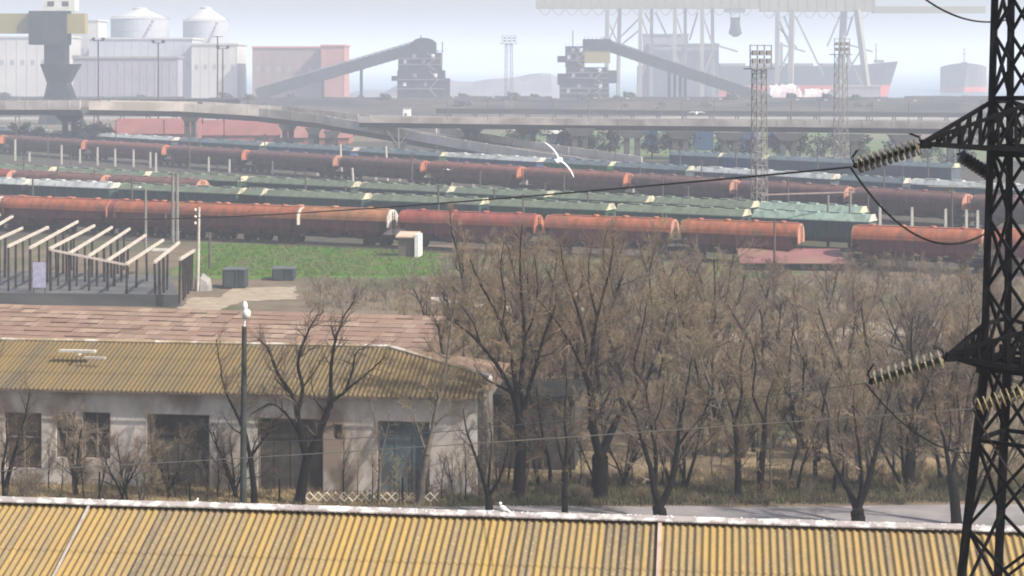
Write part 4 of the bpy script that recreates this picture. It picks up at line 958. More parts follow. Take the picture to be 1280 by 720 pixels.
# ships
def ship(name, lab, stern, bow, draft_red, z_deck, loc, rz, mh, house=True, beam=28):
    """hull lofted from stern to bow along x, flared bow, red boot topping, deck house and hatches"""
    Lh = bow-stern; t = thing(name, lab, 'ship', loc, rz); secs = []; N_ = 26
    for i in range(N_+1):
        u = i/N_; x = stern+Lh*u
        k = min(1, (1-u)*5.2); full = math.sqrt(max(0, 1-(1-k)**2)) if k < 1 else 1
        if u < .08: full *= .72+.28*u/.08
        sheer = z_deck+(3.2*max(0, (u-.82)/.18)**1.5)
        wl = beam/2*full*(1 if u < .8 else max(.03, 1-((u-.8)/.2)**2)); dk = beam/2*max(.16 if u > .9 else 0, full)
        secs.append((x, wl, dk, sheer))
    rake = lambda u: 7*max(0, (u-.85)/.15)
    def strip(za, zb, nm, m_, fa, fb):
        mb = MB(); n = len(secs)
        for s in (-1, 1):
            base = len(mb.v)
            for i, (x, wl, dk, sh_) in enumerate(secs):
                u = i/N_; za_, zb_ = za if za is not None else 0, zb if zb is not None else sh_
                ya_, yb_ = wl+(dk-wl)*(za_/sh_)**1.6, wl+(dk-wl)*min(1, zb_/sh_)**1.6
                mb.v.append((x+rake(u)*za_/sh_, s*ya_, za_)); mb.v.append((x+rake(u)*min(1, zb_/sh_), s*yb_, zb_))
            for i in range(n-1): mb.f.append((base+2*i, base+2*i+2, base+2*i+3, base+2*i+1))
        i = 0; mb.f.append((0, 1, 2*n+1, 2*n)); mb.f.append((2*n-2, 2*n-1, 4*n-1, 4*n-2))
        return mb.build(nm, m_, t)
    strip(0, draft_red, 'boot_topping', mat('boot red', (.62,.13,.10), (.5,.1,.08), .08), 0, 0)
    strip(draft_red, None, 'hull', mh, 0, 0)
    mb = MB(); n = len(secs)
    for s in (-1, 1):
        for i, (x, wl, dk, sh_) in enumerate(secs): mb.v.append((x+rake(i/N_), s*dk*.995, sh_-.9))
    for i in range(n-1): mb.f.append((i, i+1, n+i+1, n+i))
    mb.build('deck', m_steel, t)
    if house:
        MB().box((stern+Lh*.10, 0, z_deck+7), (Lh*.11, beam*.85, 16)).box((stern+Lh*.10, 0, z_deck+17), (Lh*.06, beam*.98, 4)).build('deck_house', m_steel, t)
        MB().box((stern+Lh*.045, 0, z_deck+14), (6, 7, 13)).build('funnel', m_dark, t)
        for k in range(5): MB().box((stern+Lh*(.24+.135*k), 0, z_deck+.3), (Lh*.10, beam*.6, 3)).build('hatch_cover', m_steel, t)
        for k in range(3): MB().box((stern+Lh*(.305+.27*k), 0, z_deck+8), (1.8,1.8,17)).bar((stern+Lh*(.305+.27*k),0,z_deck+15), (stern+Lh*(.40+.27*k),0,z_deck+10), 1.2).build('deck_crane', m_steel, t)
    xb_ = stern+Lh*.955
    mb = MB().tube([(xb_,0,z_deck+2),(xb_,0,z_deck+16)], [.5,.3], 6).box((xb_,0,z_deck+11), (.5,4,.5)).box((xb_,0,z_deck+14), (.4,2.4,.4)); mb.build('foremast', m_steel, t)
    MB().box((xb_+2,0,z_deck+3.2), (6,5,2)).build('windlass', m_steel, t)
    return t
m_hull = mat('hull grey', (.05,.062,.08), (.075,.085,.10), .05)
YS = 1285; bx = W(1125,120,YS)
ship('bulk_carrier', 'big grey bulk carrier with red lower hull moored beneath the gantry cranes', -176, 0, 8.0, 21.5, (bx.x-6, YS+14, .3), 0, m_hull)
bx = W(1211,122,1500)
ship('moored_ship', 'smaller brown-sided ship seen bow-on beside the lattice tower', -95, 0, 4.0, 20.5, (bx.x, 1515, .3), -1.79, mat('hull brown', (.17,.15,.15), (.13,.12,.125), .06), False, 37)
hall(812, 898, 56, 1262, 16, 'dark grey grain elevator hall behind the gantry crane legs', mat('elevator grey', (.22,.235,.27), (.27,.285,.31), .05), 'elevator_hall', m_steel, 6)
hall(805, 860, 44, 1275, 12, 'taller dark grey elevator block behind the gantry crane legs', mat('elevator grey', (.13,.14,.165)), 'elevator_tower', m_steel, 5)
# ------------------------------------------------------------------ bare trees
m_bark = mat('dark bark', (.006,.005,.0045), (.013,.011,.0095), 3)
m_bark2 = mat('grey bark', (.085,.072,.06), (.14,.12,.10), 3)
m_twig = mat('grey-brown twigs', (.15,.105,.066), (.235,.17,.11), .8, rand=1)
m_twig2 = mat('olive-brown twigs', (.19,.15,.085), (.27,.22,.135), .8, rand=1)
m_twig3 = mat('dark twigs', (.065,.048,.036), (.12,.092,.07), .8, rand=1)
m_twig4 = mat('violet-grey twigs', (.14,.108,.08), (.21,.165,.125), .8, rand=1)
def rvec(r): return Vector((r.gauss(0,1), r.gauss(0,1), r.gauss(0,1)))
def shoot(mb, r, p, d, L, rad, nseg, wob, up, n):
    """one curved tapering shoot; returns its points, directions and radii"""
    pts, rads, dirs = [p.copy()], [rad], [d.copy()]; st = L/nseg
    for i in range(nseg):
        d = (d+rvec(r)*wob+Vector((0,0,up))).normalized(); p = p+d*st
        pts.append(p.copy()); dirs.append(d.copy()); rads.append(rad*(1-.72*(i+1)/nseg))
    mb.tube(pts, rads, n, False); return pts, dirs, rads
def branch_out(trunk, crown, r, pts, dirs, rads, L, level, maxl, spec):
    n = spec['n'][level]; 
    for k in range(n):
        t = spec['t0'][level]+(1-spec['t0'][level])*(k+r.random())/n; f = t*(len(pts)-1); i = min(int(f), len(pts)-2); u = f-i
        p = pts[i].lerp(pts[i+1], u); d0 = dirs[i+1]; ax = rvec(r); ax = (ax-d0*ax.dot(d0)).normalized()
        a = math.radians(r.uniform(*spec['ang'])); d = (d0*math.cos(a)+ax*math.sin(a)).normalized()
        l = L*r.uniform(.38,.68)*(1.15-.5*t); rr = max(spec.get('rmin', .0058), rads[i]*r.uniform(.42,.62))
        mb = trunk if level < 1 else crown
        q = shoot(mb, r, p, d, l, rr, 4 if level < 2 else 3, .2, spec['up'], 5 if level < 1 else 3)
        if level < maxl: branch_out(trunk, crown, r, *q, l, level+1, maxl, spec)
SP = dict(n=[8,9,7,5], t0=[.22,.15,.12,.1], ang=(20,46), up=.10)
def wild_tree(seed, hgt, stems=1, spread=.25, rad=.14, spec=SP, maxl=3):
    r = random.Random(seed); T, C_ = MB(), MB()
    for s in range(stems):
        d = Vector((r.gauss(0,spread) if stems > 1 else r.gauss(0,.06), r.gauss(0,spread) if stems > 1 else r.gauss(0,.06), 1)).normalized()
        h_ = hgt*r.uniform(.55,.72); q = shoot(T, r, Vector((r.gauss(0,.12*stems-.1),r.gauss(0,.1),-.05)), d, h_, rad*r.uniform(.8,1.1)*(1 if stems == 1 else .75), 6, .07, .05, 6)
        branch_out(T, C_, r, *q, h_*.62, 0, maxl, spec)
    return T, C_
def make_tree(name, label, T, C_, mb_, mt, loc=(0,0,0), group=None, cat='bare tree'):
    t = thing(name, label, cat, loc, 0, group); T.build('trunk', mb_, t, smooth=True); C_.build('crown', mt, t); return t
PROT = {}
def proto(key):
    """a few trees of each kind, each grown from its own seed; further ones are copies of these"""
    kind, i = key
    if kind == 'tall': return wild_tree(100+i, 10, 1+(i == 4), .2, .17-.02*(i % 3)), m_bark, (m_twig, m_twig3, m_twig2, m_twig)[i % 4], 'bare_tree'
    if kind == 'multi': return wild_tree(200+i, 8, 2+i % 3, .22+.05*(i % 3), .13, dict(SP, n=[7,7,6,4])), (m_bark, m_bark2)[i % 2], (m_twig, m_twig2, m_twig4, m_twig)[i % 4], 'bare_tree'
    if kind == 'thin': return wild_tree(300+i, 6, 1, .2, .06, dict(SP, n=[10,8,6,0], ang=(18,46)), 2), (m_bark2, m_bark)[i % 2], (m_twig, m_twig4, m_twig2)[i % 3], 'bare_sapling'
    if kind == 'bush': return wild_tree(400+i, 3.2, 6, .5, .035, dict(SP, n=[8,8,6,0], ang=(20,55)), 2), m_bark2, (m_twig4, m_twig, m_twig2, m_twig3)[i % 4], 'bare_shrub'
TREES = []
def plant(kind, i, px, yb, hpx, where, flat=1.0):
    TREES.append((kind, i, px, yb, hpx, where, flat))
def plant_all():
    tot, cnt = {}, {}
    TREES.sort(key=lambda a: (a[5], a[0], a[2]))
    W_ = {'tall': 'tall bare tree', 'multi': 'many-stemmed bare tree', 'thin': 'slim bare sapling', 'bush': 'low bare shrub'}
    NH = {'tall': 10, 'multi': 8, 'thin': 6, 'bush': 3.2}
    for a in TREES: tot[(a[5],a[0])] = tot.get((a[5],a[0]), 0)+1
    for kind, i, px, yb, hpx, where, flat in TREES:
        k = (where, kind); cnt[k] = cnt.get(k, 0)+1
        lab = W_[kind]+' '+where+', '+nth(cnt[k], tot[k]); g0 = G(px, yb); Y = g0.y; s = hpx*Y/F/NH[kind]
        if (kind, i) not in PROT:
            (T, C_), b_, tw, nm = proto((kind, i)); o = make_tree(nm, lab, T, C_, b_, tw, g0, None, 'shrub' if kind == 'bush' else 'bare tree'); PROT[(kind, i)] = o
        else: o = dup(PROT[(kind, i)], g0, 0, lab)
        o.rotation_euler = (0,0,rnd.uniform(0,6.28)); w_ = 1.3 if kind in ('tall', 'multi') else 1.0; o.scale = (s*w_, s*w_, s); o['group'] = W_[kind]+'s '+where

# trees one can follow limb by limb: each limb = photo points, first point on the trunk
def limb_tree(name, label, base, limbs, mb_, mt, seed, r0, twig=1.0, spread=.9):
    r = random.Random(seed); g0 = G(*base); Y = g0.y; T, C_ = MB(), MB(); ys = {}
    def pt(p, dy): w = W(p[0], p[1], Y); return Vector((w.x-g0.x, dy, w.z))
    off = {tuple(base): 0.0}
    for pts, ra, rb in limbs:
        dy0 = off.get(tuple(pts[0]), 0.0); slope = r.uniform(-spread, spread); P = []; acc = 0
        for i, p in enumerate(pts):
            if i: acc += math.hypot(p[0]-pts[i-1][0], p[1]-pts[i-1][1])*Y/F
            dy = dy0+slope*acc*.35; off.setdefault(tuple(p), dy); P.append(pt(p, dy))
        Q = []
        for i in range(len(P)-1):                         # smooth the traced limb
            p0_, p1_ = P[max(0,i-1)], P[i]; p2_, p3_ = P[i+1], P[min(len(P)-1,i+2)]
            for u in (0,.25,.5,.75):
                Q.append(.5*((2*p1_)+(p2_-p0_)*u+(2*p0_-5*p1_+4*p2_-p3_)*u*u+(3*p1_-p0_-3*p2_+p3_)*u**3)+rvec(r)*.015*(i > 0))
        Q.append(P[-1]); n = len(Q); rads = [.82*(ra+(rb-ra)*(i/(n-1))**.8) for i in range(n)]
        if tuple(pts[0]) == tuple(base): Q[0].z = -.1; rads[0] *= 1.35
        T.tube(Q, rads, 8, False)
        dirs = [(Q[min(i+1,n-1)]-Q[max(i-1,0)]).normalized() for i in range(n)]; L = acc
        if tuple(pts[0]) == tuple(base) and len(pts) < 4 and ra > .2: continue
        nn = max(4, int(L*2.8*twig))
        branch_out(T, C_, r, Q, dirs, [min(x, .07) for x in rads], min(L, 4.0)*.62+.35, 1, 3, dict(n=[nn,nn,7,5], t0=[.2,.24,.12,.1], ang=(22,54), up=.07))
    return make_tree(name, label, T, C_, mb_, mt, g0)

limb_tree('forked_tree', 'dark forked bare tree before the hangar, just right of the lamp post', (374,630), [
    ([(374,630),(378,604),(384,572)], .36, .27), ([(384,572),(377,545),(373,515),(366,490),(349,462),(338,432),(326,420)], .24, .04), ([(384,572),(398,545),(408,518),(414,503)], .24, .19),
    ([(373,515),(380,482),(375,450),(384,422),(393,400),(408,384)], .15, .03), ([(414,503),(431,490),(460,466),(481,447)], .12, .03), ([(414,503),(413,470),(416,440),(421,420),(429,398),(441,378)], .15, .03),
    ([(431,490),(441,462),(445,441),(462,430)], .09, .025), ([(377,545),(357,516),(336,505),(311,521)], .10, .03), ([(380,482),(392,466),(402,450)], .07, .02), ([(366,490),(354,478),(345,468)], .07, .02), ([(408,518),(392,500),(388,480)],.06,.02)], m_bark, m_twig3, 11, .3, 1.0)
limb_tree('leaning_tree', 'dark bare tree rising close behind the lamp post, leaning left', (318,630), [([(318,630),(317,605),(313,572)], .22, .17), ([(313,572),(306,545),(298,528),(284,503),(277,490),(270,458),(264,430)], .14, .025), ([(313,572),(326,553),(338,536),(352,520)], .11, .03), ([(298,528),(304,500),(300,470)], .07, .02), ([(306,545),(290,538),(276,520)], .06,.02)], m_bark, m_twig, 12, .2, .9)
limb_tree('grey_tree', 'lighter grey tall bare tree right of the blue-grey door', (525,630), [([(525,630),(528,600),(534,566)], .28, .2), ([(534,566),(541,535),(546,508),(552,485),(558,450),(563,410),(569,368)], .19, .03), ([(534,566),(525,542),(518,522),(508,498)], .09, .02), ([(541,535),(552,522),(566,512),(582,505)], .07, .02), ([(558,450),(540,440),(528,425)], .05, .02), ([(546,508),(540,480),(538,455)],.06,.02)], m_bark2, m_twig2, 13, .2, 1.0)
limb_tree('slim_tree', 'slim pale crooked tree just left of the blue-grey door', (473,630), [([(473,630),(475,592),(476,570)], .11, .08), ([(476,570),(473,545),(466,515),(462,490)], .07, .02), ([(476,570),(484,540),(488,515)], .05, .02)], m_bark2, m_twig4, 14, .1, .8)
limb_tree('small_forked_tree', 'small dark V-shaped tree standing at the roof ridge left of the slim trunk', (612,642), [([(612,642),(611,630),(610,622)], .26, .2), ([(610,622),(601,590),(592,560),(584,535),(580,505)], .15, .025), ([(610,622),(622,603),(630,580),(636,550)], .14, .025), ([(610,622),(611,595),(614,560),(612,530)], .11, .025)], m_bark, m_twig3, 15, .2, .9)
limb_tree('fan_tree', 'big dark many-limbed tree fanning widely above the right end of the hangar', (648,622), [([(648,622),(650,590),(651,560),(649,528)], .42, .33), ([(649,528),(640,490),(620,455),(600,430),(580,412),(558,398)], .2, .03), ([(649,528),(645,485),(640,445),(628,405),(613,375),(598,345),(588,322)], .2, .03), ([(649,528),(651,480),(655,425),(652,375),(650,330),(653,284)], .22, .03), ([(649,528),(660,490),(672,445),(681,415),(692,385),(697,350)], .2, .03),
    ([(640,490),(622,480),(606,470),(592,452)], .11, .02), ([(628,405),(632,370),(626,335),(630,300)], .09, .02), ([(655,425),(668,395),(672,360),(668,320)], .09, .02), ([(600,430),(592,405),(575,380)], .07, .02), ([(672,445),(690,440),(706,425)], .06, .02)], m_bark, m_twig, 16, .3, 1.25)
limb_tree('slim_dark_tree', 'slim straight dark tree standing at the roof ridge between thicker trunks', (706,646), [([(706,646),(706,610),(705,590)], .2, .17), ([(705,590),(700,565),(694,542),(690,515)], .1, .02), ([(705,590),(708,555),(705,520),(708,480),(704,440)], .12, .02), ([(705,590),(714,570),(722,550)], .07, .02)], m_bark, m_twig3, 17, .2, .8)
limb_tree('thick_tree', 'thickest dark tree with swollen fork left of the double-stemmed one', (749,622), [([(749,622),(750,595),(750,568)], .55, .5), ([(750,568),(742,540),(739,505),(735,475),(727,450)], .3, .18), ([(750,568),(762,542),(772,522),(785,505),(796,485),(806,452)], .3, .06), ([(735,475),(722,445),(706,415),(690,392),(672,372)], .13, .025), ([(735,475),(733,440),(727,405),(717,372),(706,340),(700,305)], .16, .03), ([(735,475),(740,430),(746,395),(757,355),(764,325),(766,296)], .15, .03),
    ([(785,505),(800,510),(818,502)], .13, .03), ([(796,485),(792,450),(800,415),(806,375)], .1, .025), ([(746,395),(738,365),(735,335),(741,300)], .09, .02), ([(727,405),(716,400),(700,398)], .06, .02)], m_bark, m_twig, 18, .4, 1.2)
limb_tree('double_tree', 'double-stemmed V-shaped dark tree rooted at the roof ridge in the middle right', (825,652), [([(825,652),(825,642),(824,634)], .45, .38), ([(824,634),(818,612),(813,585),(803,553),(797,530),(786,505)], .25, .05), ([(824,634),(836,615),(843,590),(848,562),(852,530),(860,498),(868,455)], .26, .04), ([(818,612),(821,575),(816,540),(812,508),(806,470),(812,430)], .16, .03), ([(848,562),(860,545),(876,525),(890,500)], .1, .02), ([(803,553),(790,548),(778,540)], .06, .02), ([(816,540),(826,515),(830,480)], .07, .02)], m_bark, m_twig4, 19, .3, 1.1)
limb_tree('upper_tree', 'bare dark tree crown poking up over the thicket right of the thickest tree', (762,470), [([(762,470),(761,440),(760,395),(762,372)], .2, .15), ([(762,372),(757,340),(755,310),(760,285)], .12, .02), ([(762,372),(772,345),(776,325),(784,300)], .11, .02), ([(760,395),(744,372),(730,355)], .07, .02)], m_bark, m_twig, 20, .2, 1.0)
limb_tree('stub_tree', 'bare dark tree with short upright limbs before the green strip', (812,455), [([(812,455),(813,420),(815,385)], .2, .15), ([(815,385),(812,350),(815,325),(822,300)], .11, .02), ([(815,385),(824,368),(840,352)], .1, .03), ([(812,350),(806,330),(800,312)], .06, .02)], m_bark, m_twig3, 21, .2, .9)
limb_tree('split_tree', 'three-stemmed dark tree standing alone on the pale road left of the pylon', (1073,657), [([(1073,657),(1073,648),(1072,638)], .45, .38), ([(1072,638),(1064,618),(1055,602),(1044,582),(1038,550),(1040,520),(1030,485)], .23, .03), ([(1072,638),(1076,605),(1072,570),(1066,535),(1060,500)], .18, .03), ([(1072,638),(1084,615),(1094,585),(1102,560),(1109,535),(1118,505),(1126,470)], .25, .03), ([(1055,602),(1058,570),(1052,540),(1056,510)], .1, .02), ([(1094,585),(1090,555),(1094,525)], .08, .02), ([(1044,582),(1030,570),(1018,555)], .06, .02)], m_bark, m_twig4, 22, .35, 1.0)
limb_tree('road_tree', 'bare tree on the road edge partly hidden by the left pylon leg', (1196,657), [([(1196,657),(1195,625),(1192,598)], .34, .26), ([(1192,598),(1187,572),(1182,548),(1172,520),(1168,485)], .17, .03), ([(1192,598),(1202,565),(1206,530),(1202,495)], .16, .03), ([(1187,572),(1192,540),(1188,505)], .08, .02)], m_bark, m_twig, 23, .3, 1.0)
limb_tree('trunk_tree', 'straight thick-trunked bare tree behind the road between lone tree and pylon', (1136,616), [([(1136,616),(1138,580),(1142,545),(1146,520)], .42, .28), ([(1146,520),(1150,480),(1144,440),(1148,400)], .18, .03), ([(1146,520),(1160,490),(1172,455)], .13, .03), ([(1142,545),(1130,510),(1124,470)], .12, .03)], m_bark, m_twig3, 24, .3, 1.0)
limb_tree('edge_tree', 'leaning bare tree at the left picture edge before the hangar', (6,628), [([(6,628),(10,600),(18,570),(26,545),(35,515),(40,485)], .2, .03), ([(6,628),(2,590),(6,555),(3,520)], .14, .03), ([(18,570),(34,560),(46,540)], .06, .02)], m_bark, m_twig3, 25, .2, .9)
for nm, px, yb, lab, sd in [('slanting_tree', 922, 622, 'left one of two slender dark trunks before the tan clearing right of centre', 26), ('slanting_tree', 950, 622, 'right one of two slender dark trunks before the tan clearing right of centre', 27)]:
    s = 1 if px < 940 else -1
    limb_tree(nm, lab, (px,yb), [([(px,yb),(px+2,585),(px+1+5*(s < 0),555),(px-2+10*(s < 0),530)], .24, .16), ([(px-2+10*(s < 0),530),(px+s*8,495),(px+s*6,455),(px+s*14,420)], .12, .025), ([(px-2+10*(s < 0),530),(px-s*10,505),(px-s*20,475)], .1, .025)], m_bark, m_twig, sd, .3, 1.0)

# the rest of the wood, planted rank by rank
ra = random.Random(5)
def rank(x0, x1, n, yb0, yb1, h0, h1, kinds, where, gap=None):
    for k in range(n):
        px = x0+(x1-x0)*(k+ra.uniform(.1,.9))/n
        if gap and any(a < px < b for a, b in gap): continue
        kd = ra.choice(kinds); plant(kd, ra.randrange(6), px, ra.uniform(yb0, yb1), ra.uniform(h0, h1)*ra.choice((.75,.95,1,1.05)), where)
rank(30, 300, 15, 616, 628, 85, 145, ['thin','multi','thin'], 'before the hangar left half')
rank(15, 300, 13, 620, 631, 30, 75, ['bush','thin'], 'at the foot of the hangar left half')
rank(410, 600, 8, 618, 630, 70, 120, ['thin'], 'before the hangar right half')
rank(330, 620, 8, 622, 632, 25, 45, ['bush'], 'at the foot of the hangar right half')
rank(600, 880, 12, 600, 622, 110, 190, ['thin','multi','thin'], 'behind the thick central trunks')
rank(590, 1250, 24, 606, 632, 22, 55, ['bush'], 'along the far road verge')
rank(880, 1250, 15, 596, 618, 120, 200, ['multi','thin','tall'], 'behind the far road verge at right')
rank(540, 900, 22, 520, 575, 175, 260, ['tall','multi','tall'], 'in the middle of the wood, centre')
rank(890, 1270, 24, 520, 580, 140, 215, ['multi','tall','multi'], 'in the middle of the wood, right')
rank(530, 900, 26, 430, 500, 135, 215, ['multi','tall'], 'in the back of the wood, centre')
rank(880, 1280, 30, 425, 500, 85, 140, ['multi','tall'], 'in the back of the wood, right')
rank(870, 1280, 34, 368, 420, 45, 85, ['bush','multi'], 'near the pink-roofed shed')
rank(1045, 1290, 34, 338, 368, 26, 46, ['bush','bush','multi'], 'just below the orange train at right')
rank(385, 560, 26, 356, 384, 18, 36, ['bush'], 'between the grass and the brown roof')
rank(540, 880, 30, 352, 400, 30, 68, ['bush','multi'], 'behind the wood toward the green strip')
rank(540, 720, 18, 345, 358, 50, 88, ['multi','thin'], 'against the orange train, centre')
rank(700, 880, 8, 345, 354, 30, 60, ['multi','thin'], 'against the orange train, right of centre')
rank(540, 625, 6, 622, 632, 60, 120, ['thin','thin','bush'], 'in front of the hangar right corner')
rank(-10, 1240, 34, 205, 262, 7, 15, ['bush'], 'between the wagon rows')
rank(590, 1260, 34, 560, 606, 26, 60, ['bush','thin'], 'in the undergrowth of the wood')
rank(915, 1062, 9, 337, 344, 12, 24, ['bush'], 'right before the pink-roofed shed')
plant_all()

# far leafy trees under the level viaduct
m_leaf = mat('far foliage', (.035,.06,.03), (.06,.085,.045), 1, rand=1)
m_leaf2 = mat('far grey scrub', (.09,.095,.08), (.13,.13,.11), 1, rand=1)
def leafy(seed, h_, m_, label, loc):
    r = random.Random(seed); T, C_ = MB(), MB(); T.tube([(0,0,0),(.1,0,h_*.5),(0,.1,h_*.9)], [.22,.13,.03], 6)
    for k in range(8):
        a = r.uniform(0,6.28); z = h_*r.uniform(.25,.7); T.tube([(0,0,z),(math.cos(a)*h_*.2,math.sin(a)*h_*.2,z+h_*.2)], [.08,.02], 4)
    for k in range(900):
        c_ = r.randrange(14); rc = random.Random(seed*50+c_); cc = Vector((rc.gauss(0,.20),rc.gauss(0,.20),rc.uniform(.3,.92)))*h_
        p = cc+rvec(r)*h_*.085; u = rvec(r).normalized()*.28; v = rvec(r).normalized()*.28
        C_.add([p-u, p+v, p+u, p-v], [(0,1,2,3)])
    return make_tree('leafy_tree', label, T, C_, m_bark, m_, loc, 'hazy leafy trees beneath the level viaduct', 'tree')
LT = [leafy(700+i, 7, (m_leaf, m_leaf2)[i % 2], 'x', (0,0,0)) for i in range(4)]
lx = [(648,192,30),(664,188,24),(702,196,34),(716,195,40),(728,194,30),(742,196,26),(762,198,36),(815,198,34),(838,196,30),(852,198,38),(905,200,34),(938,200,28),(972,201,34),(1000,200,32),(1030,204,36),(1075,204,34),(1120,208,36),(1160,208,34),(1200,212,38),(105,186,30),(120,187,34),(132,186,26),(22,184,30),(48,185,26)]
lx.sort(); tot = len(lx)
for i, (px, yb, hp) in enumerate(lx):
    g0 = G(px, yb); lab = 'hazy %s tree by the viaduct piers, %s' % (('dark leafy','grey scrubby')[(i % 4) % 2], nth(i+1, tot))
    o = LT[i] if i < 4 else dup(LT[i % 4], g0, 0, lab); o.location = g0; o['label'] = lab; s = hp*g0.y/F/7; o.scale = (s*1.1, s*1.1, s); o.rotation_euler = (0,0,i*1.7)

bl = leafy(760, 2.6, m_leaf2, 'x', (0,0,0)); k_o = KIDS.pop(bl.name); bl.name = 'bank_shrub'; KIDS['bank_shrub'] = k_o; rb_ = random.Random(3)
bx_ = sorted(rb_.uniform(-10, 1240) for _ in range(34))
for i, px in enumerate(bx_):
    Yb = rb_.choice((806, 826, 832)); q = W(px, 130, Yb); o = bl if i == 0 else dup(bl, (0,0,0), 0)
    o.location = (q.x, Yb, 4.0 if Yb == 806 else 6.5); o['label'] = 'low grey shrub growing on the embankment, %s' % nth(i+1, len(bx_)); o['category'] = 'shrub'; o['group'] = 'shrubs on the embankment'; s = rb_.uniform(.5, 1.3); o.scale = (s*1.7, s*1.5, s)
# dry grass and weeds, too many to count
def tufts(name, poly, n, h0, h1, m_, bl=4):
    r = random.Random(hash(len(name))+n); mb = MB(); xs_ = [p[0] for p in poly]; ys_ = [p[1] for p in poly]
    def inside(x, y):
        c_ = False; j = len(poly)-1
        for i in range(len(poly)):
            (xi, yi), (xj, yj) = poly[i], poly[j]
            if (yi > y) != (yj > y) and x < (xj-xi)*(y-yi)/(yj-yi)+xi: c_ = not c_
            j = i
        return c_
    k = 0
    while k < n:
        x, y = r.uniform(min(xs_), max(xs_)), r.uniform(min(ys_), max(ys_))
        if not inside(x, y): continue
        g0 = G(x, y); k += 1
        for b in range(bl):
            a = r.uniform(0,6.28); hh = r.uniform(h0,h1); w = r.uniform(.008,.022)*g0.y/90; p = g0+Vector((r.gauss(0,.18),r.gauss(0,.18),0))
            tip = p+Vector((math.cos(a)*hh*.5, math.sin(a)*hh*.5, hh)); q = Vector((-math.sin(a)*w, math.cos(a)*w, 0))
            mb.add([p-q, p+q, tip], [(0,1,2)])
    o = mb.build(name, m_); o['kind'] = 'stuff'; return o
tufts('dry_grass', [(-20,604),(540,600),(1290,575),(1290,608),(600,618),(560,633),(-20,634)], 9000, .08, .32, mat('straw', (.27,.205,.11), (.19,.145,.075), .7))
tufts('green_weeds', [(560,606),(1290,600),(1290,626),(760,633),(560,634)], 7000, .1, .4, mat('weed green', (.055,.062,.028), (.095,.08,.045), .7))
tufts('meadow_grass', [(250,306),(545,310),(552,345),(250,345)], 6000, .1, .3, m_grass, 3)
tufts('meadow_weeds', [(250,304),(548,310),(552,348),(250,346)], 700, .2, .6, mat('weed straw', (.15,.16,.06), (.09,.13,.035), .7), 4)
tufts('scrub_grass', [(380,352),(1290,352),(1290,520),(640,520),(600,400),(380,384)], 14000, .15, .6, mat('scrub straw', (.21,.165,.105), (.14,.115,.075), .7), 3)

# street lamp before the hangar
g0 = G(304, 632); Yl = g0.y; hh = (632-408)*Yl/F
t = thing('street_lamp', 'tall dark lamp post with two stacked white lamps before the hangar', 'street lamp', g0)
MB().tube([(0,0,0),(.02,0,hh*.5),(.06,0,hh)], [.17,.15,.12], 10).build('post', mat('post green-black', (.035,.04,.037), (.06,.065,.06), 2), t)
MB().tube([(.06,0,hh),(.08,0,hh+.55)], [.05,.045], 8).build('spigot', m_white, t)
lh = MB().lathe([(.03,-.28),(.17,-.2),(.22,0),(.17,.2),(.03,.27)], 12, (0,0,0)); o = lh.build('lamp_head', m_white, t, (.16,-.05,hh+.62), smooth=True); o.rotation_euler = (.5,.3,0)
lh = MB().lathe([(.02,-.24),(.11,-.18),(.14,0),(.1,.18),(.02,.24)], 12, (0,0,0)); lh.build('lamp_head', m_white, t, (.08,0,hh+1.02), smooth=True)
for px, yt_, yb, lab in [(124,590,632,'leftmost of the short dark fence stakes before the hangar'), (237,605,632,'short dark stake in dry grass left of the lamp post'), (349,598,630,'thin dark stake between the lamp post and the forked tree'), (503,596,630,'thin dark stake before the blue-grey door')]:
    g1 = G(px, yb); tag(MB().tube([(0,0,0),(.02,0,(yb-yt_)*g1.y/F)], [.06,.05], 6).build('stake', m_bark, loc=g1), lab, 'stake')

# ------------------------------------------------------------------ the pylon
m_pyl = mat('pylon steel', (.006,.006,.008), (.013,.012,.013), 4, rough=.8, metal=0)
m_ins = mat('glazed insulator', (.075,.063,.04), (.13,.112,.075), 6, rough=.12)
YP = 34.0; sP = F/YP; cP = Vector(((1277-XC)/sP, YP, 0))
py = thing('lattice_pylon', 'black steel lattice pylon with crossarms cut by the right picture edge', 'pylon', cP)
zz = lambda y: H-(y-YH)/sP
def hd(z):                                                    # half diagonal of the square body at height z
    return .72+(16.3-z)*.115 if z < 16.3 else .72-(z-16.3)*.030
ANG = math.radians(186); AN = [ANG+math.pi/2*k for k in range(4)]
def leg(k, z): return Vector((math.cos(AN[k])*hd(z), math.sin(AN[k])*hd(z), z))
zs_ = [0, 3.2, 6.0, 8.4, 10.4, 12.1, 13.5, 15.1, 16.6, 17.9, 19.2, 20.5, 21.4, 22.6, 23.8, 25.0]
def angle_bar(mb, a, b, w, t_=.012):
    mb.bar(a, b, w, w*.55)
for k in range(4):
    mb = MB()
    for a, b in ((0, 16.3), (16.3, 25.0)): mb.bar(leg(k, a), leg(k, b), .13 if a == 0 else .105)
    mb.build('leg', m_pyl, py)
for i in range(len(zs_)-1):
    mb = MB(); za, zb = zs_[i], zs_[i+1]
    for k in range(4):
        j = (k+1) % 4
        mb.bar(leg(k, za), leg(j, zb), .055); mb.bar(leg(j, za)*1.0, leg(k, zb), .05)
        if zb in (15.1, 16.6, 20.5, 21.4): mb.bar(leg(k, zb), leg(j, zb), .07)
    mb.build('bracing', m_pyl, py)
mb = MB()
for k in range(4): mb.box((cP.x*0+leg(k,0).x, leg(k,0).y, .15), (.7,.7,.5))
mb.build('footing', m_conc, py)
DIR = Vector((-.92,-.39,0)).normalized()
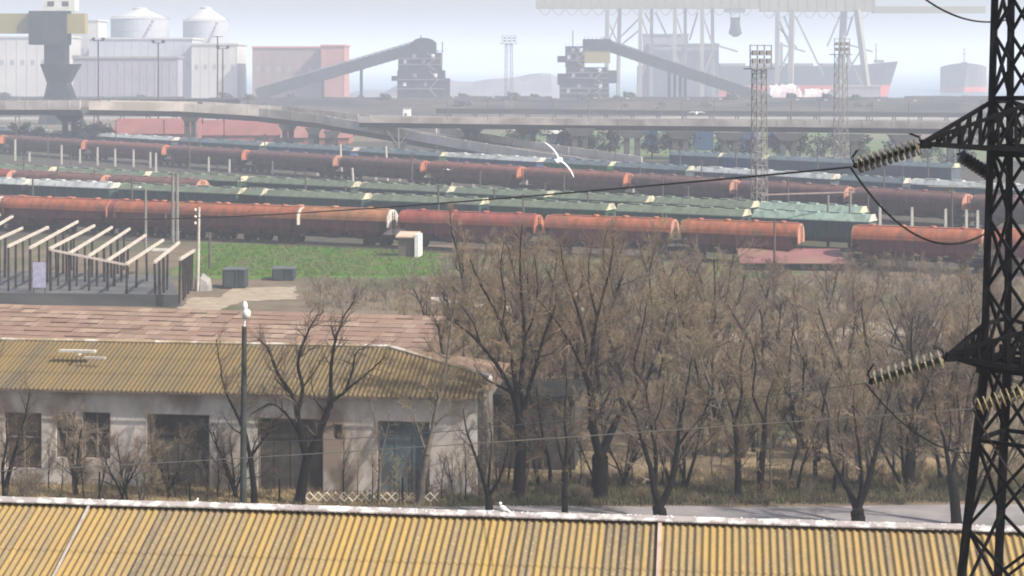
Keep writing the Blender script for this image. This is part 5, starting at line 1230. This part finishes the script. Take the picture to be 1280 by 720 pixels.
def arm(tip, ytop, ybot, dirv, nm='crossarm'):
    """tapering lattice arm from the body to its tip"""
    mb = MB(); zt, zb = zz(ytop), zz(ybot)
    ks = sorted(range(4), key=lambda k: -leg(k, zb).dot(dirv))[:2] if True else 0
    near = sorted(range(4), key=lambda k: -leg(k, zb).dot(dirv)); A_, B_ = near[0], near[1] if abs((near[1]-near[0]) % 4) != 2 else near[2]
    T_ = [leg(near[0], zt), leg(near[1], zt)]; Bt = [leg(near[0], zb), leg(near[1], zb)]
    Bt.append(leg(near[2], zb))
    tp = tip
    for a in T_: mb.bar(a, tp+Vector((0,0,.06)), .07)
    for a in Bt[:2]: mb.bar(a, tp, .085)
    mb.bar(Bt[1], Bt[2], .07); mb.bar(Bt[0], Bt[2], .07); mb.bar(T_[0], leg(near[2], zt), .07); mb.bar(Bt[0], Bt[1], .08)
    n_ = 6
    for s in range(2):
        for i in range(n_):
            u, v = i/n_, (i+1)/n_
            p, q = T_[s].lerp(tp, u), Bt[s].lerp(tp, u); p2 = T_[s].lerp(tp, v); q2 = Bt[s].lerp(tp, v)
            if i: mb.bar(p, q, .05)
            if i < n_-1: mb.bar(p, q2, .045)
    for i in range(1, n_):
        u = i/n_; mb.bar(Bt[0].lerp(tp, u), Bt[1].lerp(tp, u), .045); mb.bar(Bt[0].lerp(tp, u), Bt[1].lerp(tp, (i-1)/n_), .045)
    mb.box(tp, (.16,.14,.16)); mb.build(nm, m_pyl, py); return tp
def local(x, y, dy=0): w = W(x, y, YP+dy); return w-cP
tipU = arm(local(1158,180,-.6), 127, 186, DIR); tipL = arm(local(1188,446,-.4), 404, 458, DIR)
arm(Vector((2.1,.55,zz(180))), 127, 186, -DIR); arm(Vector((1.7,.45,zz(446))), 404, 458, -DIR)
for z_ in (zz(190), zz(458)):                                  # heavy flange plates at arm level
    mb = MB()
    for k in range(4): mb.bar(leg(k, z_), leg((k+1) % 4, z_), .10, .16)
    mb.bar(leg(0, z_), leg(2, z_), .09); mb.bar(leg(1, z_), leg(3, z_), .09)
    mb.build('arm_frame', m_pyl, py)
mb = MB()
for k in range(4): mb.box(leg(k, zz(452)), (.24,.24,.4))
mb.build('gusset', m_pyl, py)

DISC = {}
def insulator(lab, a, b, n, r, twin=0.0, mt=None):
    """string of n glazed discs from a to b, with end fittings"""
    mt = mt or m_ins; d = b-a; ln = d.length; t = thing('insulator_string', lab, 'insulator', a, 0, None)
    rot = d.to_track_quat('Z', 'Y'); side = d.cross(Vector((0,0,1))).normalized(); upv = side.cross(d).normalized()
    offs = [Vector((0,0,0))] if not twin else [side*twin*2.2, side*-twin*2.2]
    st = ln*.84/n; key = (round(r,3), round(st,3))
    for o_ in offs:
        for k in range(n):
            p = d*(.08+.84*(k+.5)/n)+o_
            if key not in DISC:
                mb = MB().lathe([(.026,-st*.5),(.04,-st*.34),(r*.62,-st*.26),(r*.95,-st*.17),(r,-st*.04),(r*.95,st*.05),(r*.5,st*.08),(.045,st*.2),(.026,st*.5)], 20)
                dk = mb.build('disc', mt, t, smooth=True); DISC[key] = dk
            else:
                dk = DISC[key].copy(); link(dk, t)
            dk.location = p; dk.rotation_mode = 'QUATERNION'; dk.rotation_quaternion = rot
    for u0, u1 in ((0,.09),(.91,1)):
        mb = MB()
        for o_ in offs: mb.bar(d*u0, d*((u0+u1)/2)+o_, .03)
        if twin: mb.bar(d*(.075 if u0 == 0 else .925)+offs[0]*1.15, d*(.075 if u0 == 0 else .925)+offs[1]*1.15, .05, .09)
        s = 1 if u0 == 0 else -1; c_ = d*(.06 if u0 == 0 else .94)
        for sg in (-1, 1): mb.tube([c_+upv*.02, c_+side*sg*.12+upv*.16, c_+d.normalized()*s*.14+side*sg*.12+upv*.27], .011, 5)
        mb.build('end_fitting', m_pyl, t)
    return t
tu = cP+tipU; eu = W(1063, 209, YP-.15)
insulator('doubled brown disc insulator string stretched left from the upper crossarm', tu, eu, 11, .168, .05)
tl = cP+tipL; el = W(1082, 479, YP-.05)
insulator('doubled brown disc insulator string stretched left from the lower crossarm', tl, el, 10, .175, .05, mat('pale insulator', (.13,.11,.07), (.20,.175,.12), 6, rough=.12))
i3a, i3b = W(1284, 488, YP-1.1), W(1216, 511, YP-.9)
insulator('glossy olive-brown insulator string crossing the pylon body low down', i3a, i3b, 8, .16, 0, mat('ochre insulator', (.22,.17,.085), (.30,.25,.15), 6, rough=.12))
m_ins2 = mat('dark insulator', (.03,.028,.025), (.05,.045,.04), 6, rough=.2)
DISC.clear()
insulator('blackish insulator string slanting under the upper crossarm beside the body', W(1196, 192, YP+.2), W(1246, 224, YP+.45), 10, .13, 0, m_ins2)

# conductors and jumpers
m_wire = mat('dark conductor', (.05,.045,.04), (.07,.06,.055), 1, rough=.5, metal=.4)
m_wire2 = mat('pale conductor', (.38,.35,.30), (.30,.28,.24), 1, rough=.5, metal=.3)
def wire(lab, a, b, sag, r, m_=None, n=48, name='conductor', r2=None):
    pts = []
    for i in range(n+1):
        u = i/n; p = a.lerp(b, u); pts.append(p+Vector((0,0,-4*sag*u*(1-u)))-a)
    tag(MB().tube(pts, [r+((r2 or r)-r)*i/n for i in range(n+1)], 6).build(name, m_ or m_wire, loc=a), lab, 'power line')
wire('long dark conductor running from the upper insulator to the far left', eu, W(-60, 258, 175), 1.1, .019, r2=.028)
wire('slack dark jumper looping below the upper insulator toward the pylon', eu, W(1262, 268, YP+2.0), .95, .021, name='jumper')
wire('dark jumper hanging from the top right corner beside the pylon', W(1150, -6, YP+.6), W(1262, 24, YP+1.5), .22, .019, name='jumper')
wire('thin pale conductor running left from the low olive insulator to the forked tree', i3b, W(-80, 592, 92), .12, .011, m_wire2, r2=.018)
wire('thin dark conductor running left from the lower insulator past the lamp post', el, W(300, 552, 92), .3, .009, mat('faint conductor', (.16,.145,.125), None, 1, rough=.5), r2=.014)
wire('slack jumper drooping right from the lower insulator end to the pylon leg', el, W(1222, 566, YP+.5), .35, .016, name='jumper')
wire('dark jumper crossing behind the pylon legs down from the olive insulator', i3b, W(1300, 640, YP+1.0), .12, .018, name='jumper')
wire('very thin pale wire crossing just under the yard at the right edge', W(1160, 233, 60), W(1330, 226, 60), .1, .014, m_wire2, name='wire')

# ------------------------------------------------------------------ gulls
m_gull = mat('gull white', (.85,.85,.84), (.76,.77,.78), 6)
m_gw = mat('gull wing', (.84,.84,.85), (.74,.75,.77), 5)
m_beak = mat('gull beak', (.6,.35,.06), (.5,.3,.05), 4)
def flying_gull(loc, span, rot, lab):
    t = thing('gull', lab, 'gull', loc); t.rotation_euler = rot; k = span/1.4
    body = MB()
    pr_ = [(.012,.30),(.045,.27),(.062,.22),(.06,.16),(.085,.06),(.088,-.05),(.07,-.16),(.03,-.24)]
    body.lathe([(r*k, x*k) for r, x in pr_], 12, axis='x')
    body.add([(-.22*k,-.05*k,.0),(-.40*k,-.10*k,.0),(-.42*k,0,.0),(-.40*k,.10*k,0),(-.22*k,.05*k,.0),(-.22*k,0,.025*k)], [(0,1,2,3,4),(0,5,4),(0,1,2,5),(5,2,3,4)])
    body.build('body', m_gull, t, smooth=True)
    for s in (-1, 1):
        w = MB(); st = [(.05,.10,-.08,.02),(.2,.12,-.06,.05),(.36,.12,-.04,.06),(.5,.07,-.06,.05),(.62,.0,-.08,.03),(.70,-.09,-.11,.01)]
        for y, x1, x0, z in st: w.v += [(x1*k, s*y*k, z*k+.012*k), ((x0+x1)/2*k, s*y*k, z*k+.02*k), (x0*k, s*y*k, z*k), ((x0+x1)/2*k, s*y*k, z*k-.008*k)]
        for i in range(len(st)-1):
            for q in range(4): a, b = 4*i+q, 4*i+(q+1) % 4; w.f.append((a, b, b+4, a+4))
        w.f.append((20,21,22,23)); w.build('wing', m_gw, t, smooth=True)
    MB().lathe([(.018*k,.29*k),(.002*k,.37*k)], 6, axis='x').build('beak', m_beak, t)
pg = W(699, 200, 70)
def gull_rot():
    wing = Vector((-.64,.12,.76)).normalized(); upv = Vector((.82,-.22,.6)); upv = (upv-wing*upv.dot(wing)).normalized(); fwd = wing.cross(upv)
    return Matrix((fwd, wing, upv)).transposed().to_euler()
flying_gull(pg, 1.75, Matrix(((.55,.55,-.63),(.80,-.25,.48),(.15,-.80,-.61))).transposed().to_euler() if 0 else gull_rot(), 'white gull gliding with wings spread before the ramp')
flying_gull(W(560, 212, 200), 1.3, (0, math.radians(12), math.radians(60)), 'small white gull flying before the brown train')
flying_gull(W(871, 141, 330), 3.0, (0, math.radians(-14), math.radians(80)), 'tiny distant gull over the embankment, right of two')
flying_gull(W(821, 134, 330), 2.0, (0, math.radians(10), math.radians(100)), 'tiniest distant gull over the embankment, left of two')
def perched_gull(px, py, hp, rz_, lab):
    a = W(px, py, 45-.12*((px-640)/640*12.5)); k = hp*a.y/F/.42; t = thing('perched_gull', lab, 'gull', a, rz_)
    b = MB(); b.lathe([(.02,-.2),(.07,-.14),(.10,-.03),(.095,.06),(.05,.14),(.02,.17)], 12, axis='x'); o = b.build('body', m_gull, t, smooth=True); o.location = (0,0,.2*k); o.scale = (k,k,k); o.rotation_euler = (0,-.45,0)
    b = MB(); b.lathe([(.01,-.06),(.05,-.03),(.06,.02),(.045,.05),(.01,.065)], 10); o = b.build('head', m_gull, t, smooth=True); o.location = (.13*k,0,.36*k); o.scale = (k,k,k)
    MB().lathe([(.015*k,.17*k),(.002*k,.26*k)], 6, (0,0,.36*k), 'x').build('beak', m_beak, t)
    MB().add([(-.12*k,-.06*k,.19*k),(-.36*k,-.02*k,.10*k),(-.36*k,.02*k,.10*k),(-.12*k,.06*k,.19*k),(-.1*k,0,.26*k)], [(0,1,2,3),(0,1,4),(1,2,4),(2,3,4)]).build('tail', m_gw, t)
    g_ = MB()
    for s in (-.03, .03): g_.tube([(0,s*k,0),(.01*k,s*k,.13*k)], .008*k, 5)
    g_.build('leg', m_beak, t)
perched_gull(629, 642, 14, 2.6, 'upright white gull perched on the roof ridge beside the small V-shaped tree')
perched_gull(806, 656, 9, .4, 'small white gull sitting on the ridge left of the double-stemmed tree')
perched_gull(1132, 660, 7, 0, 'crouching white gull on the ridge right of the lone road tree')
perched_gull(245, 632, 9, 1.0, 'small pale gull on the ridge left of the lamp post foot')

# ------------------------------------------------------------------ the hazy air
hm = bpy.data.materials.new('haze'); hm.use_nodes = True; nt = hm.node_tree
for n_ in list(nt.nodes):
    if n_.type != 'OUTPUT_MATERIAL': nt.nodes.remove(n_)
pv = nt.nodes.new('ShaderNodeVolumePrincipled'); pv.inputs['Density'].default_value = HAZE; pv.inputs['Color'].default_value = (*HAZE_COL, 1); pv.inputs['Anisotropy'].default_value = 0.0
nt.links.new(pv.outputs[0], nt.nodes['Material Output'].inputs['Volume'])
hb = MB().box((0, 4650, 45), (9600, 10000, 92)).build('haze', hm); hb['kind'] = 'stuff'; hb.display_type = 'WIRE'
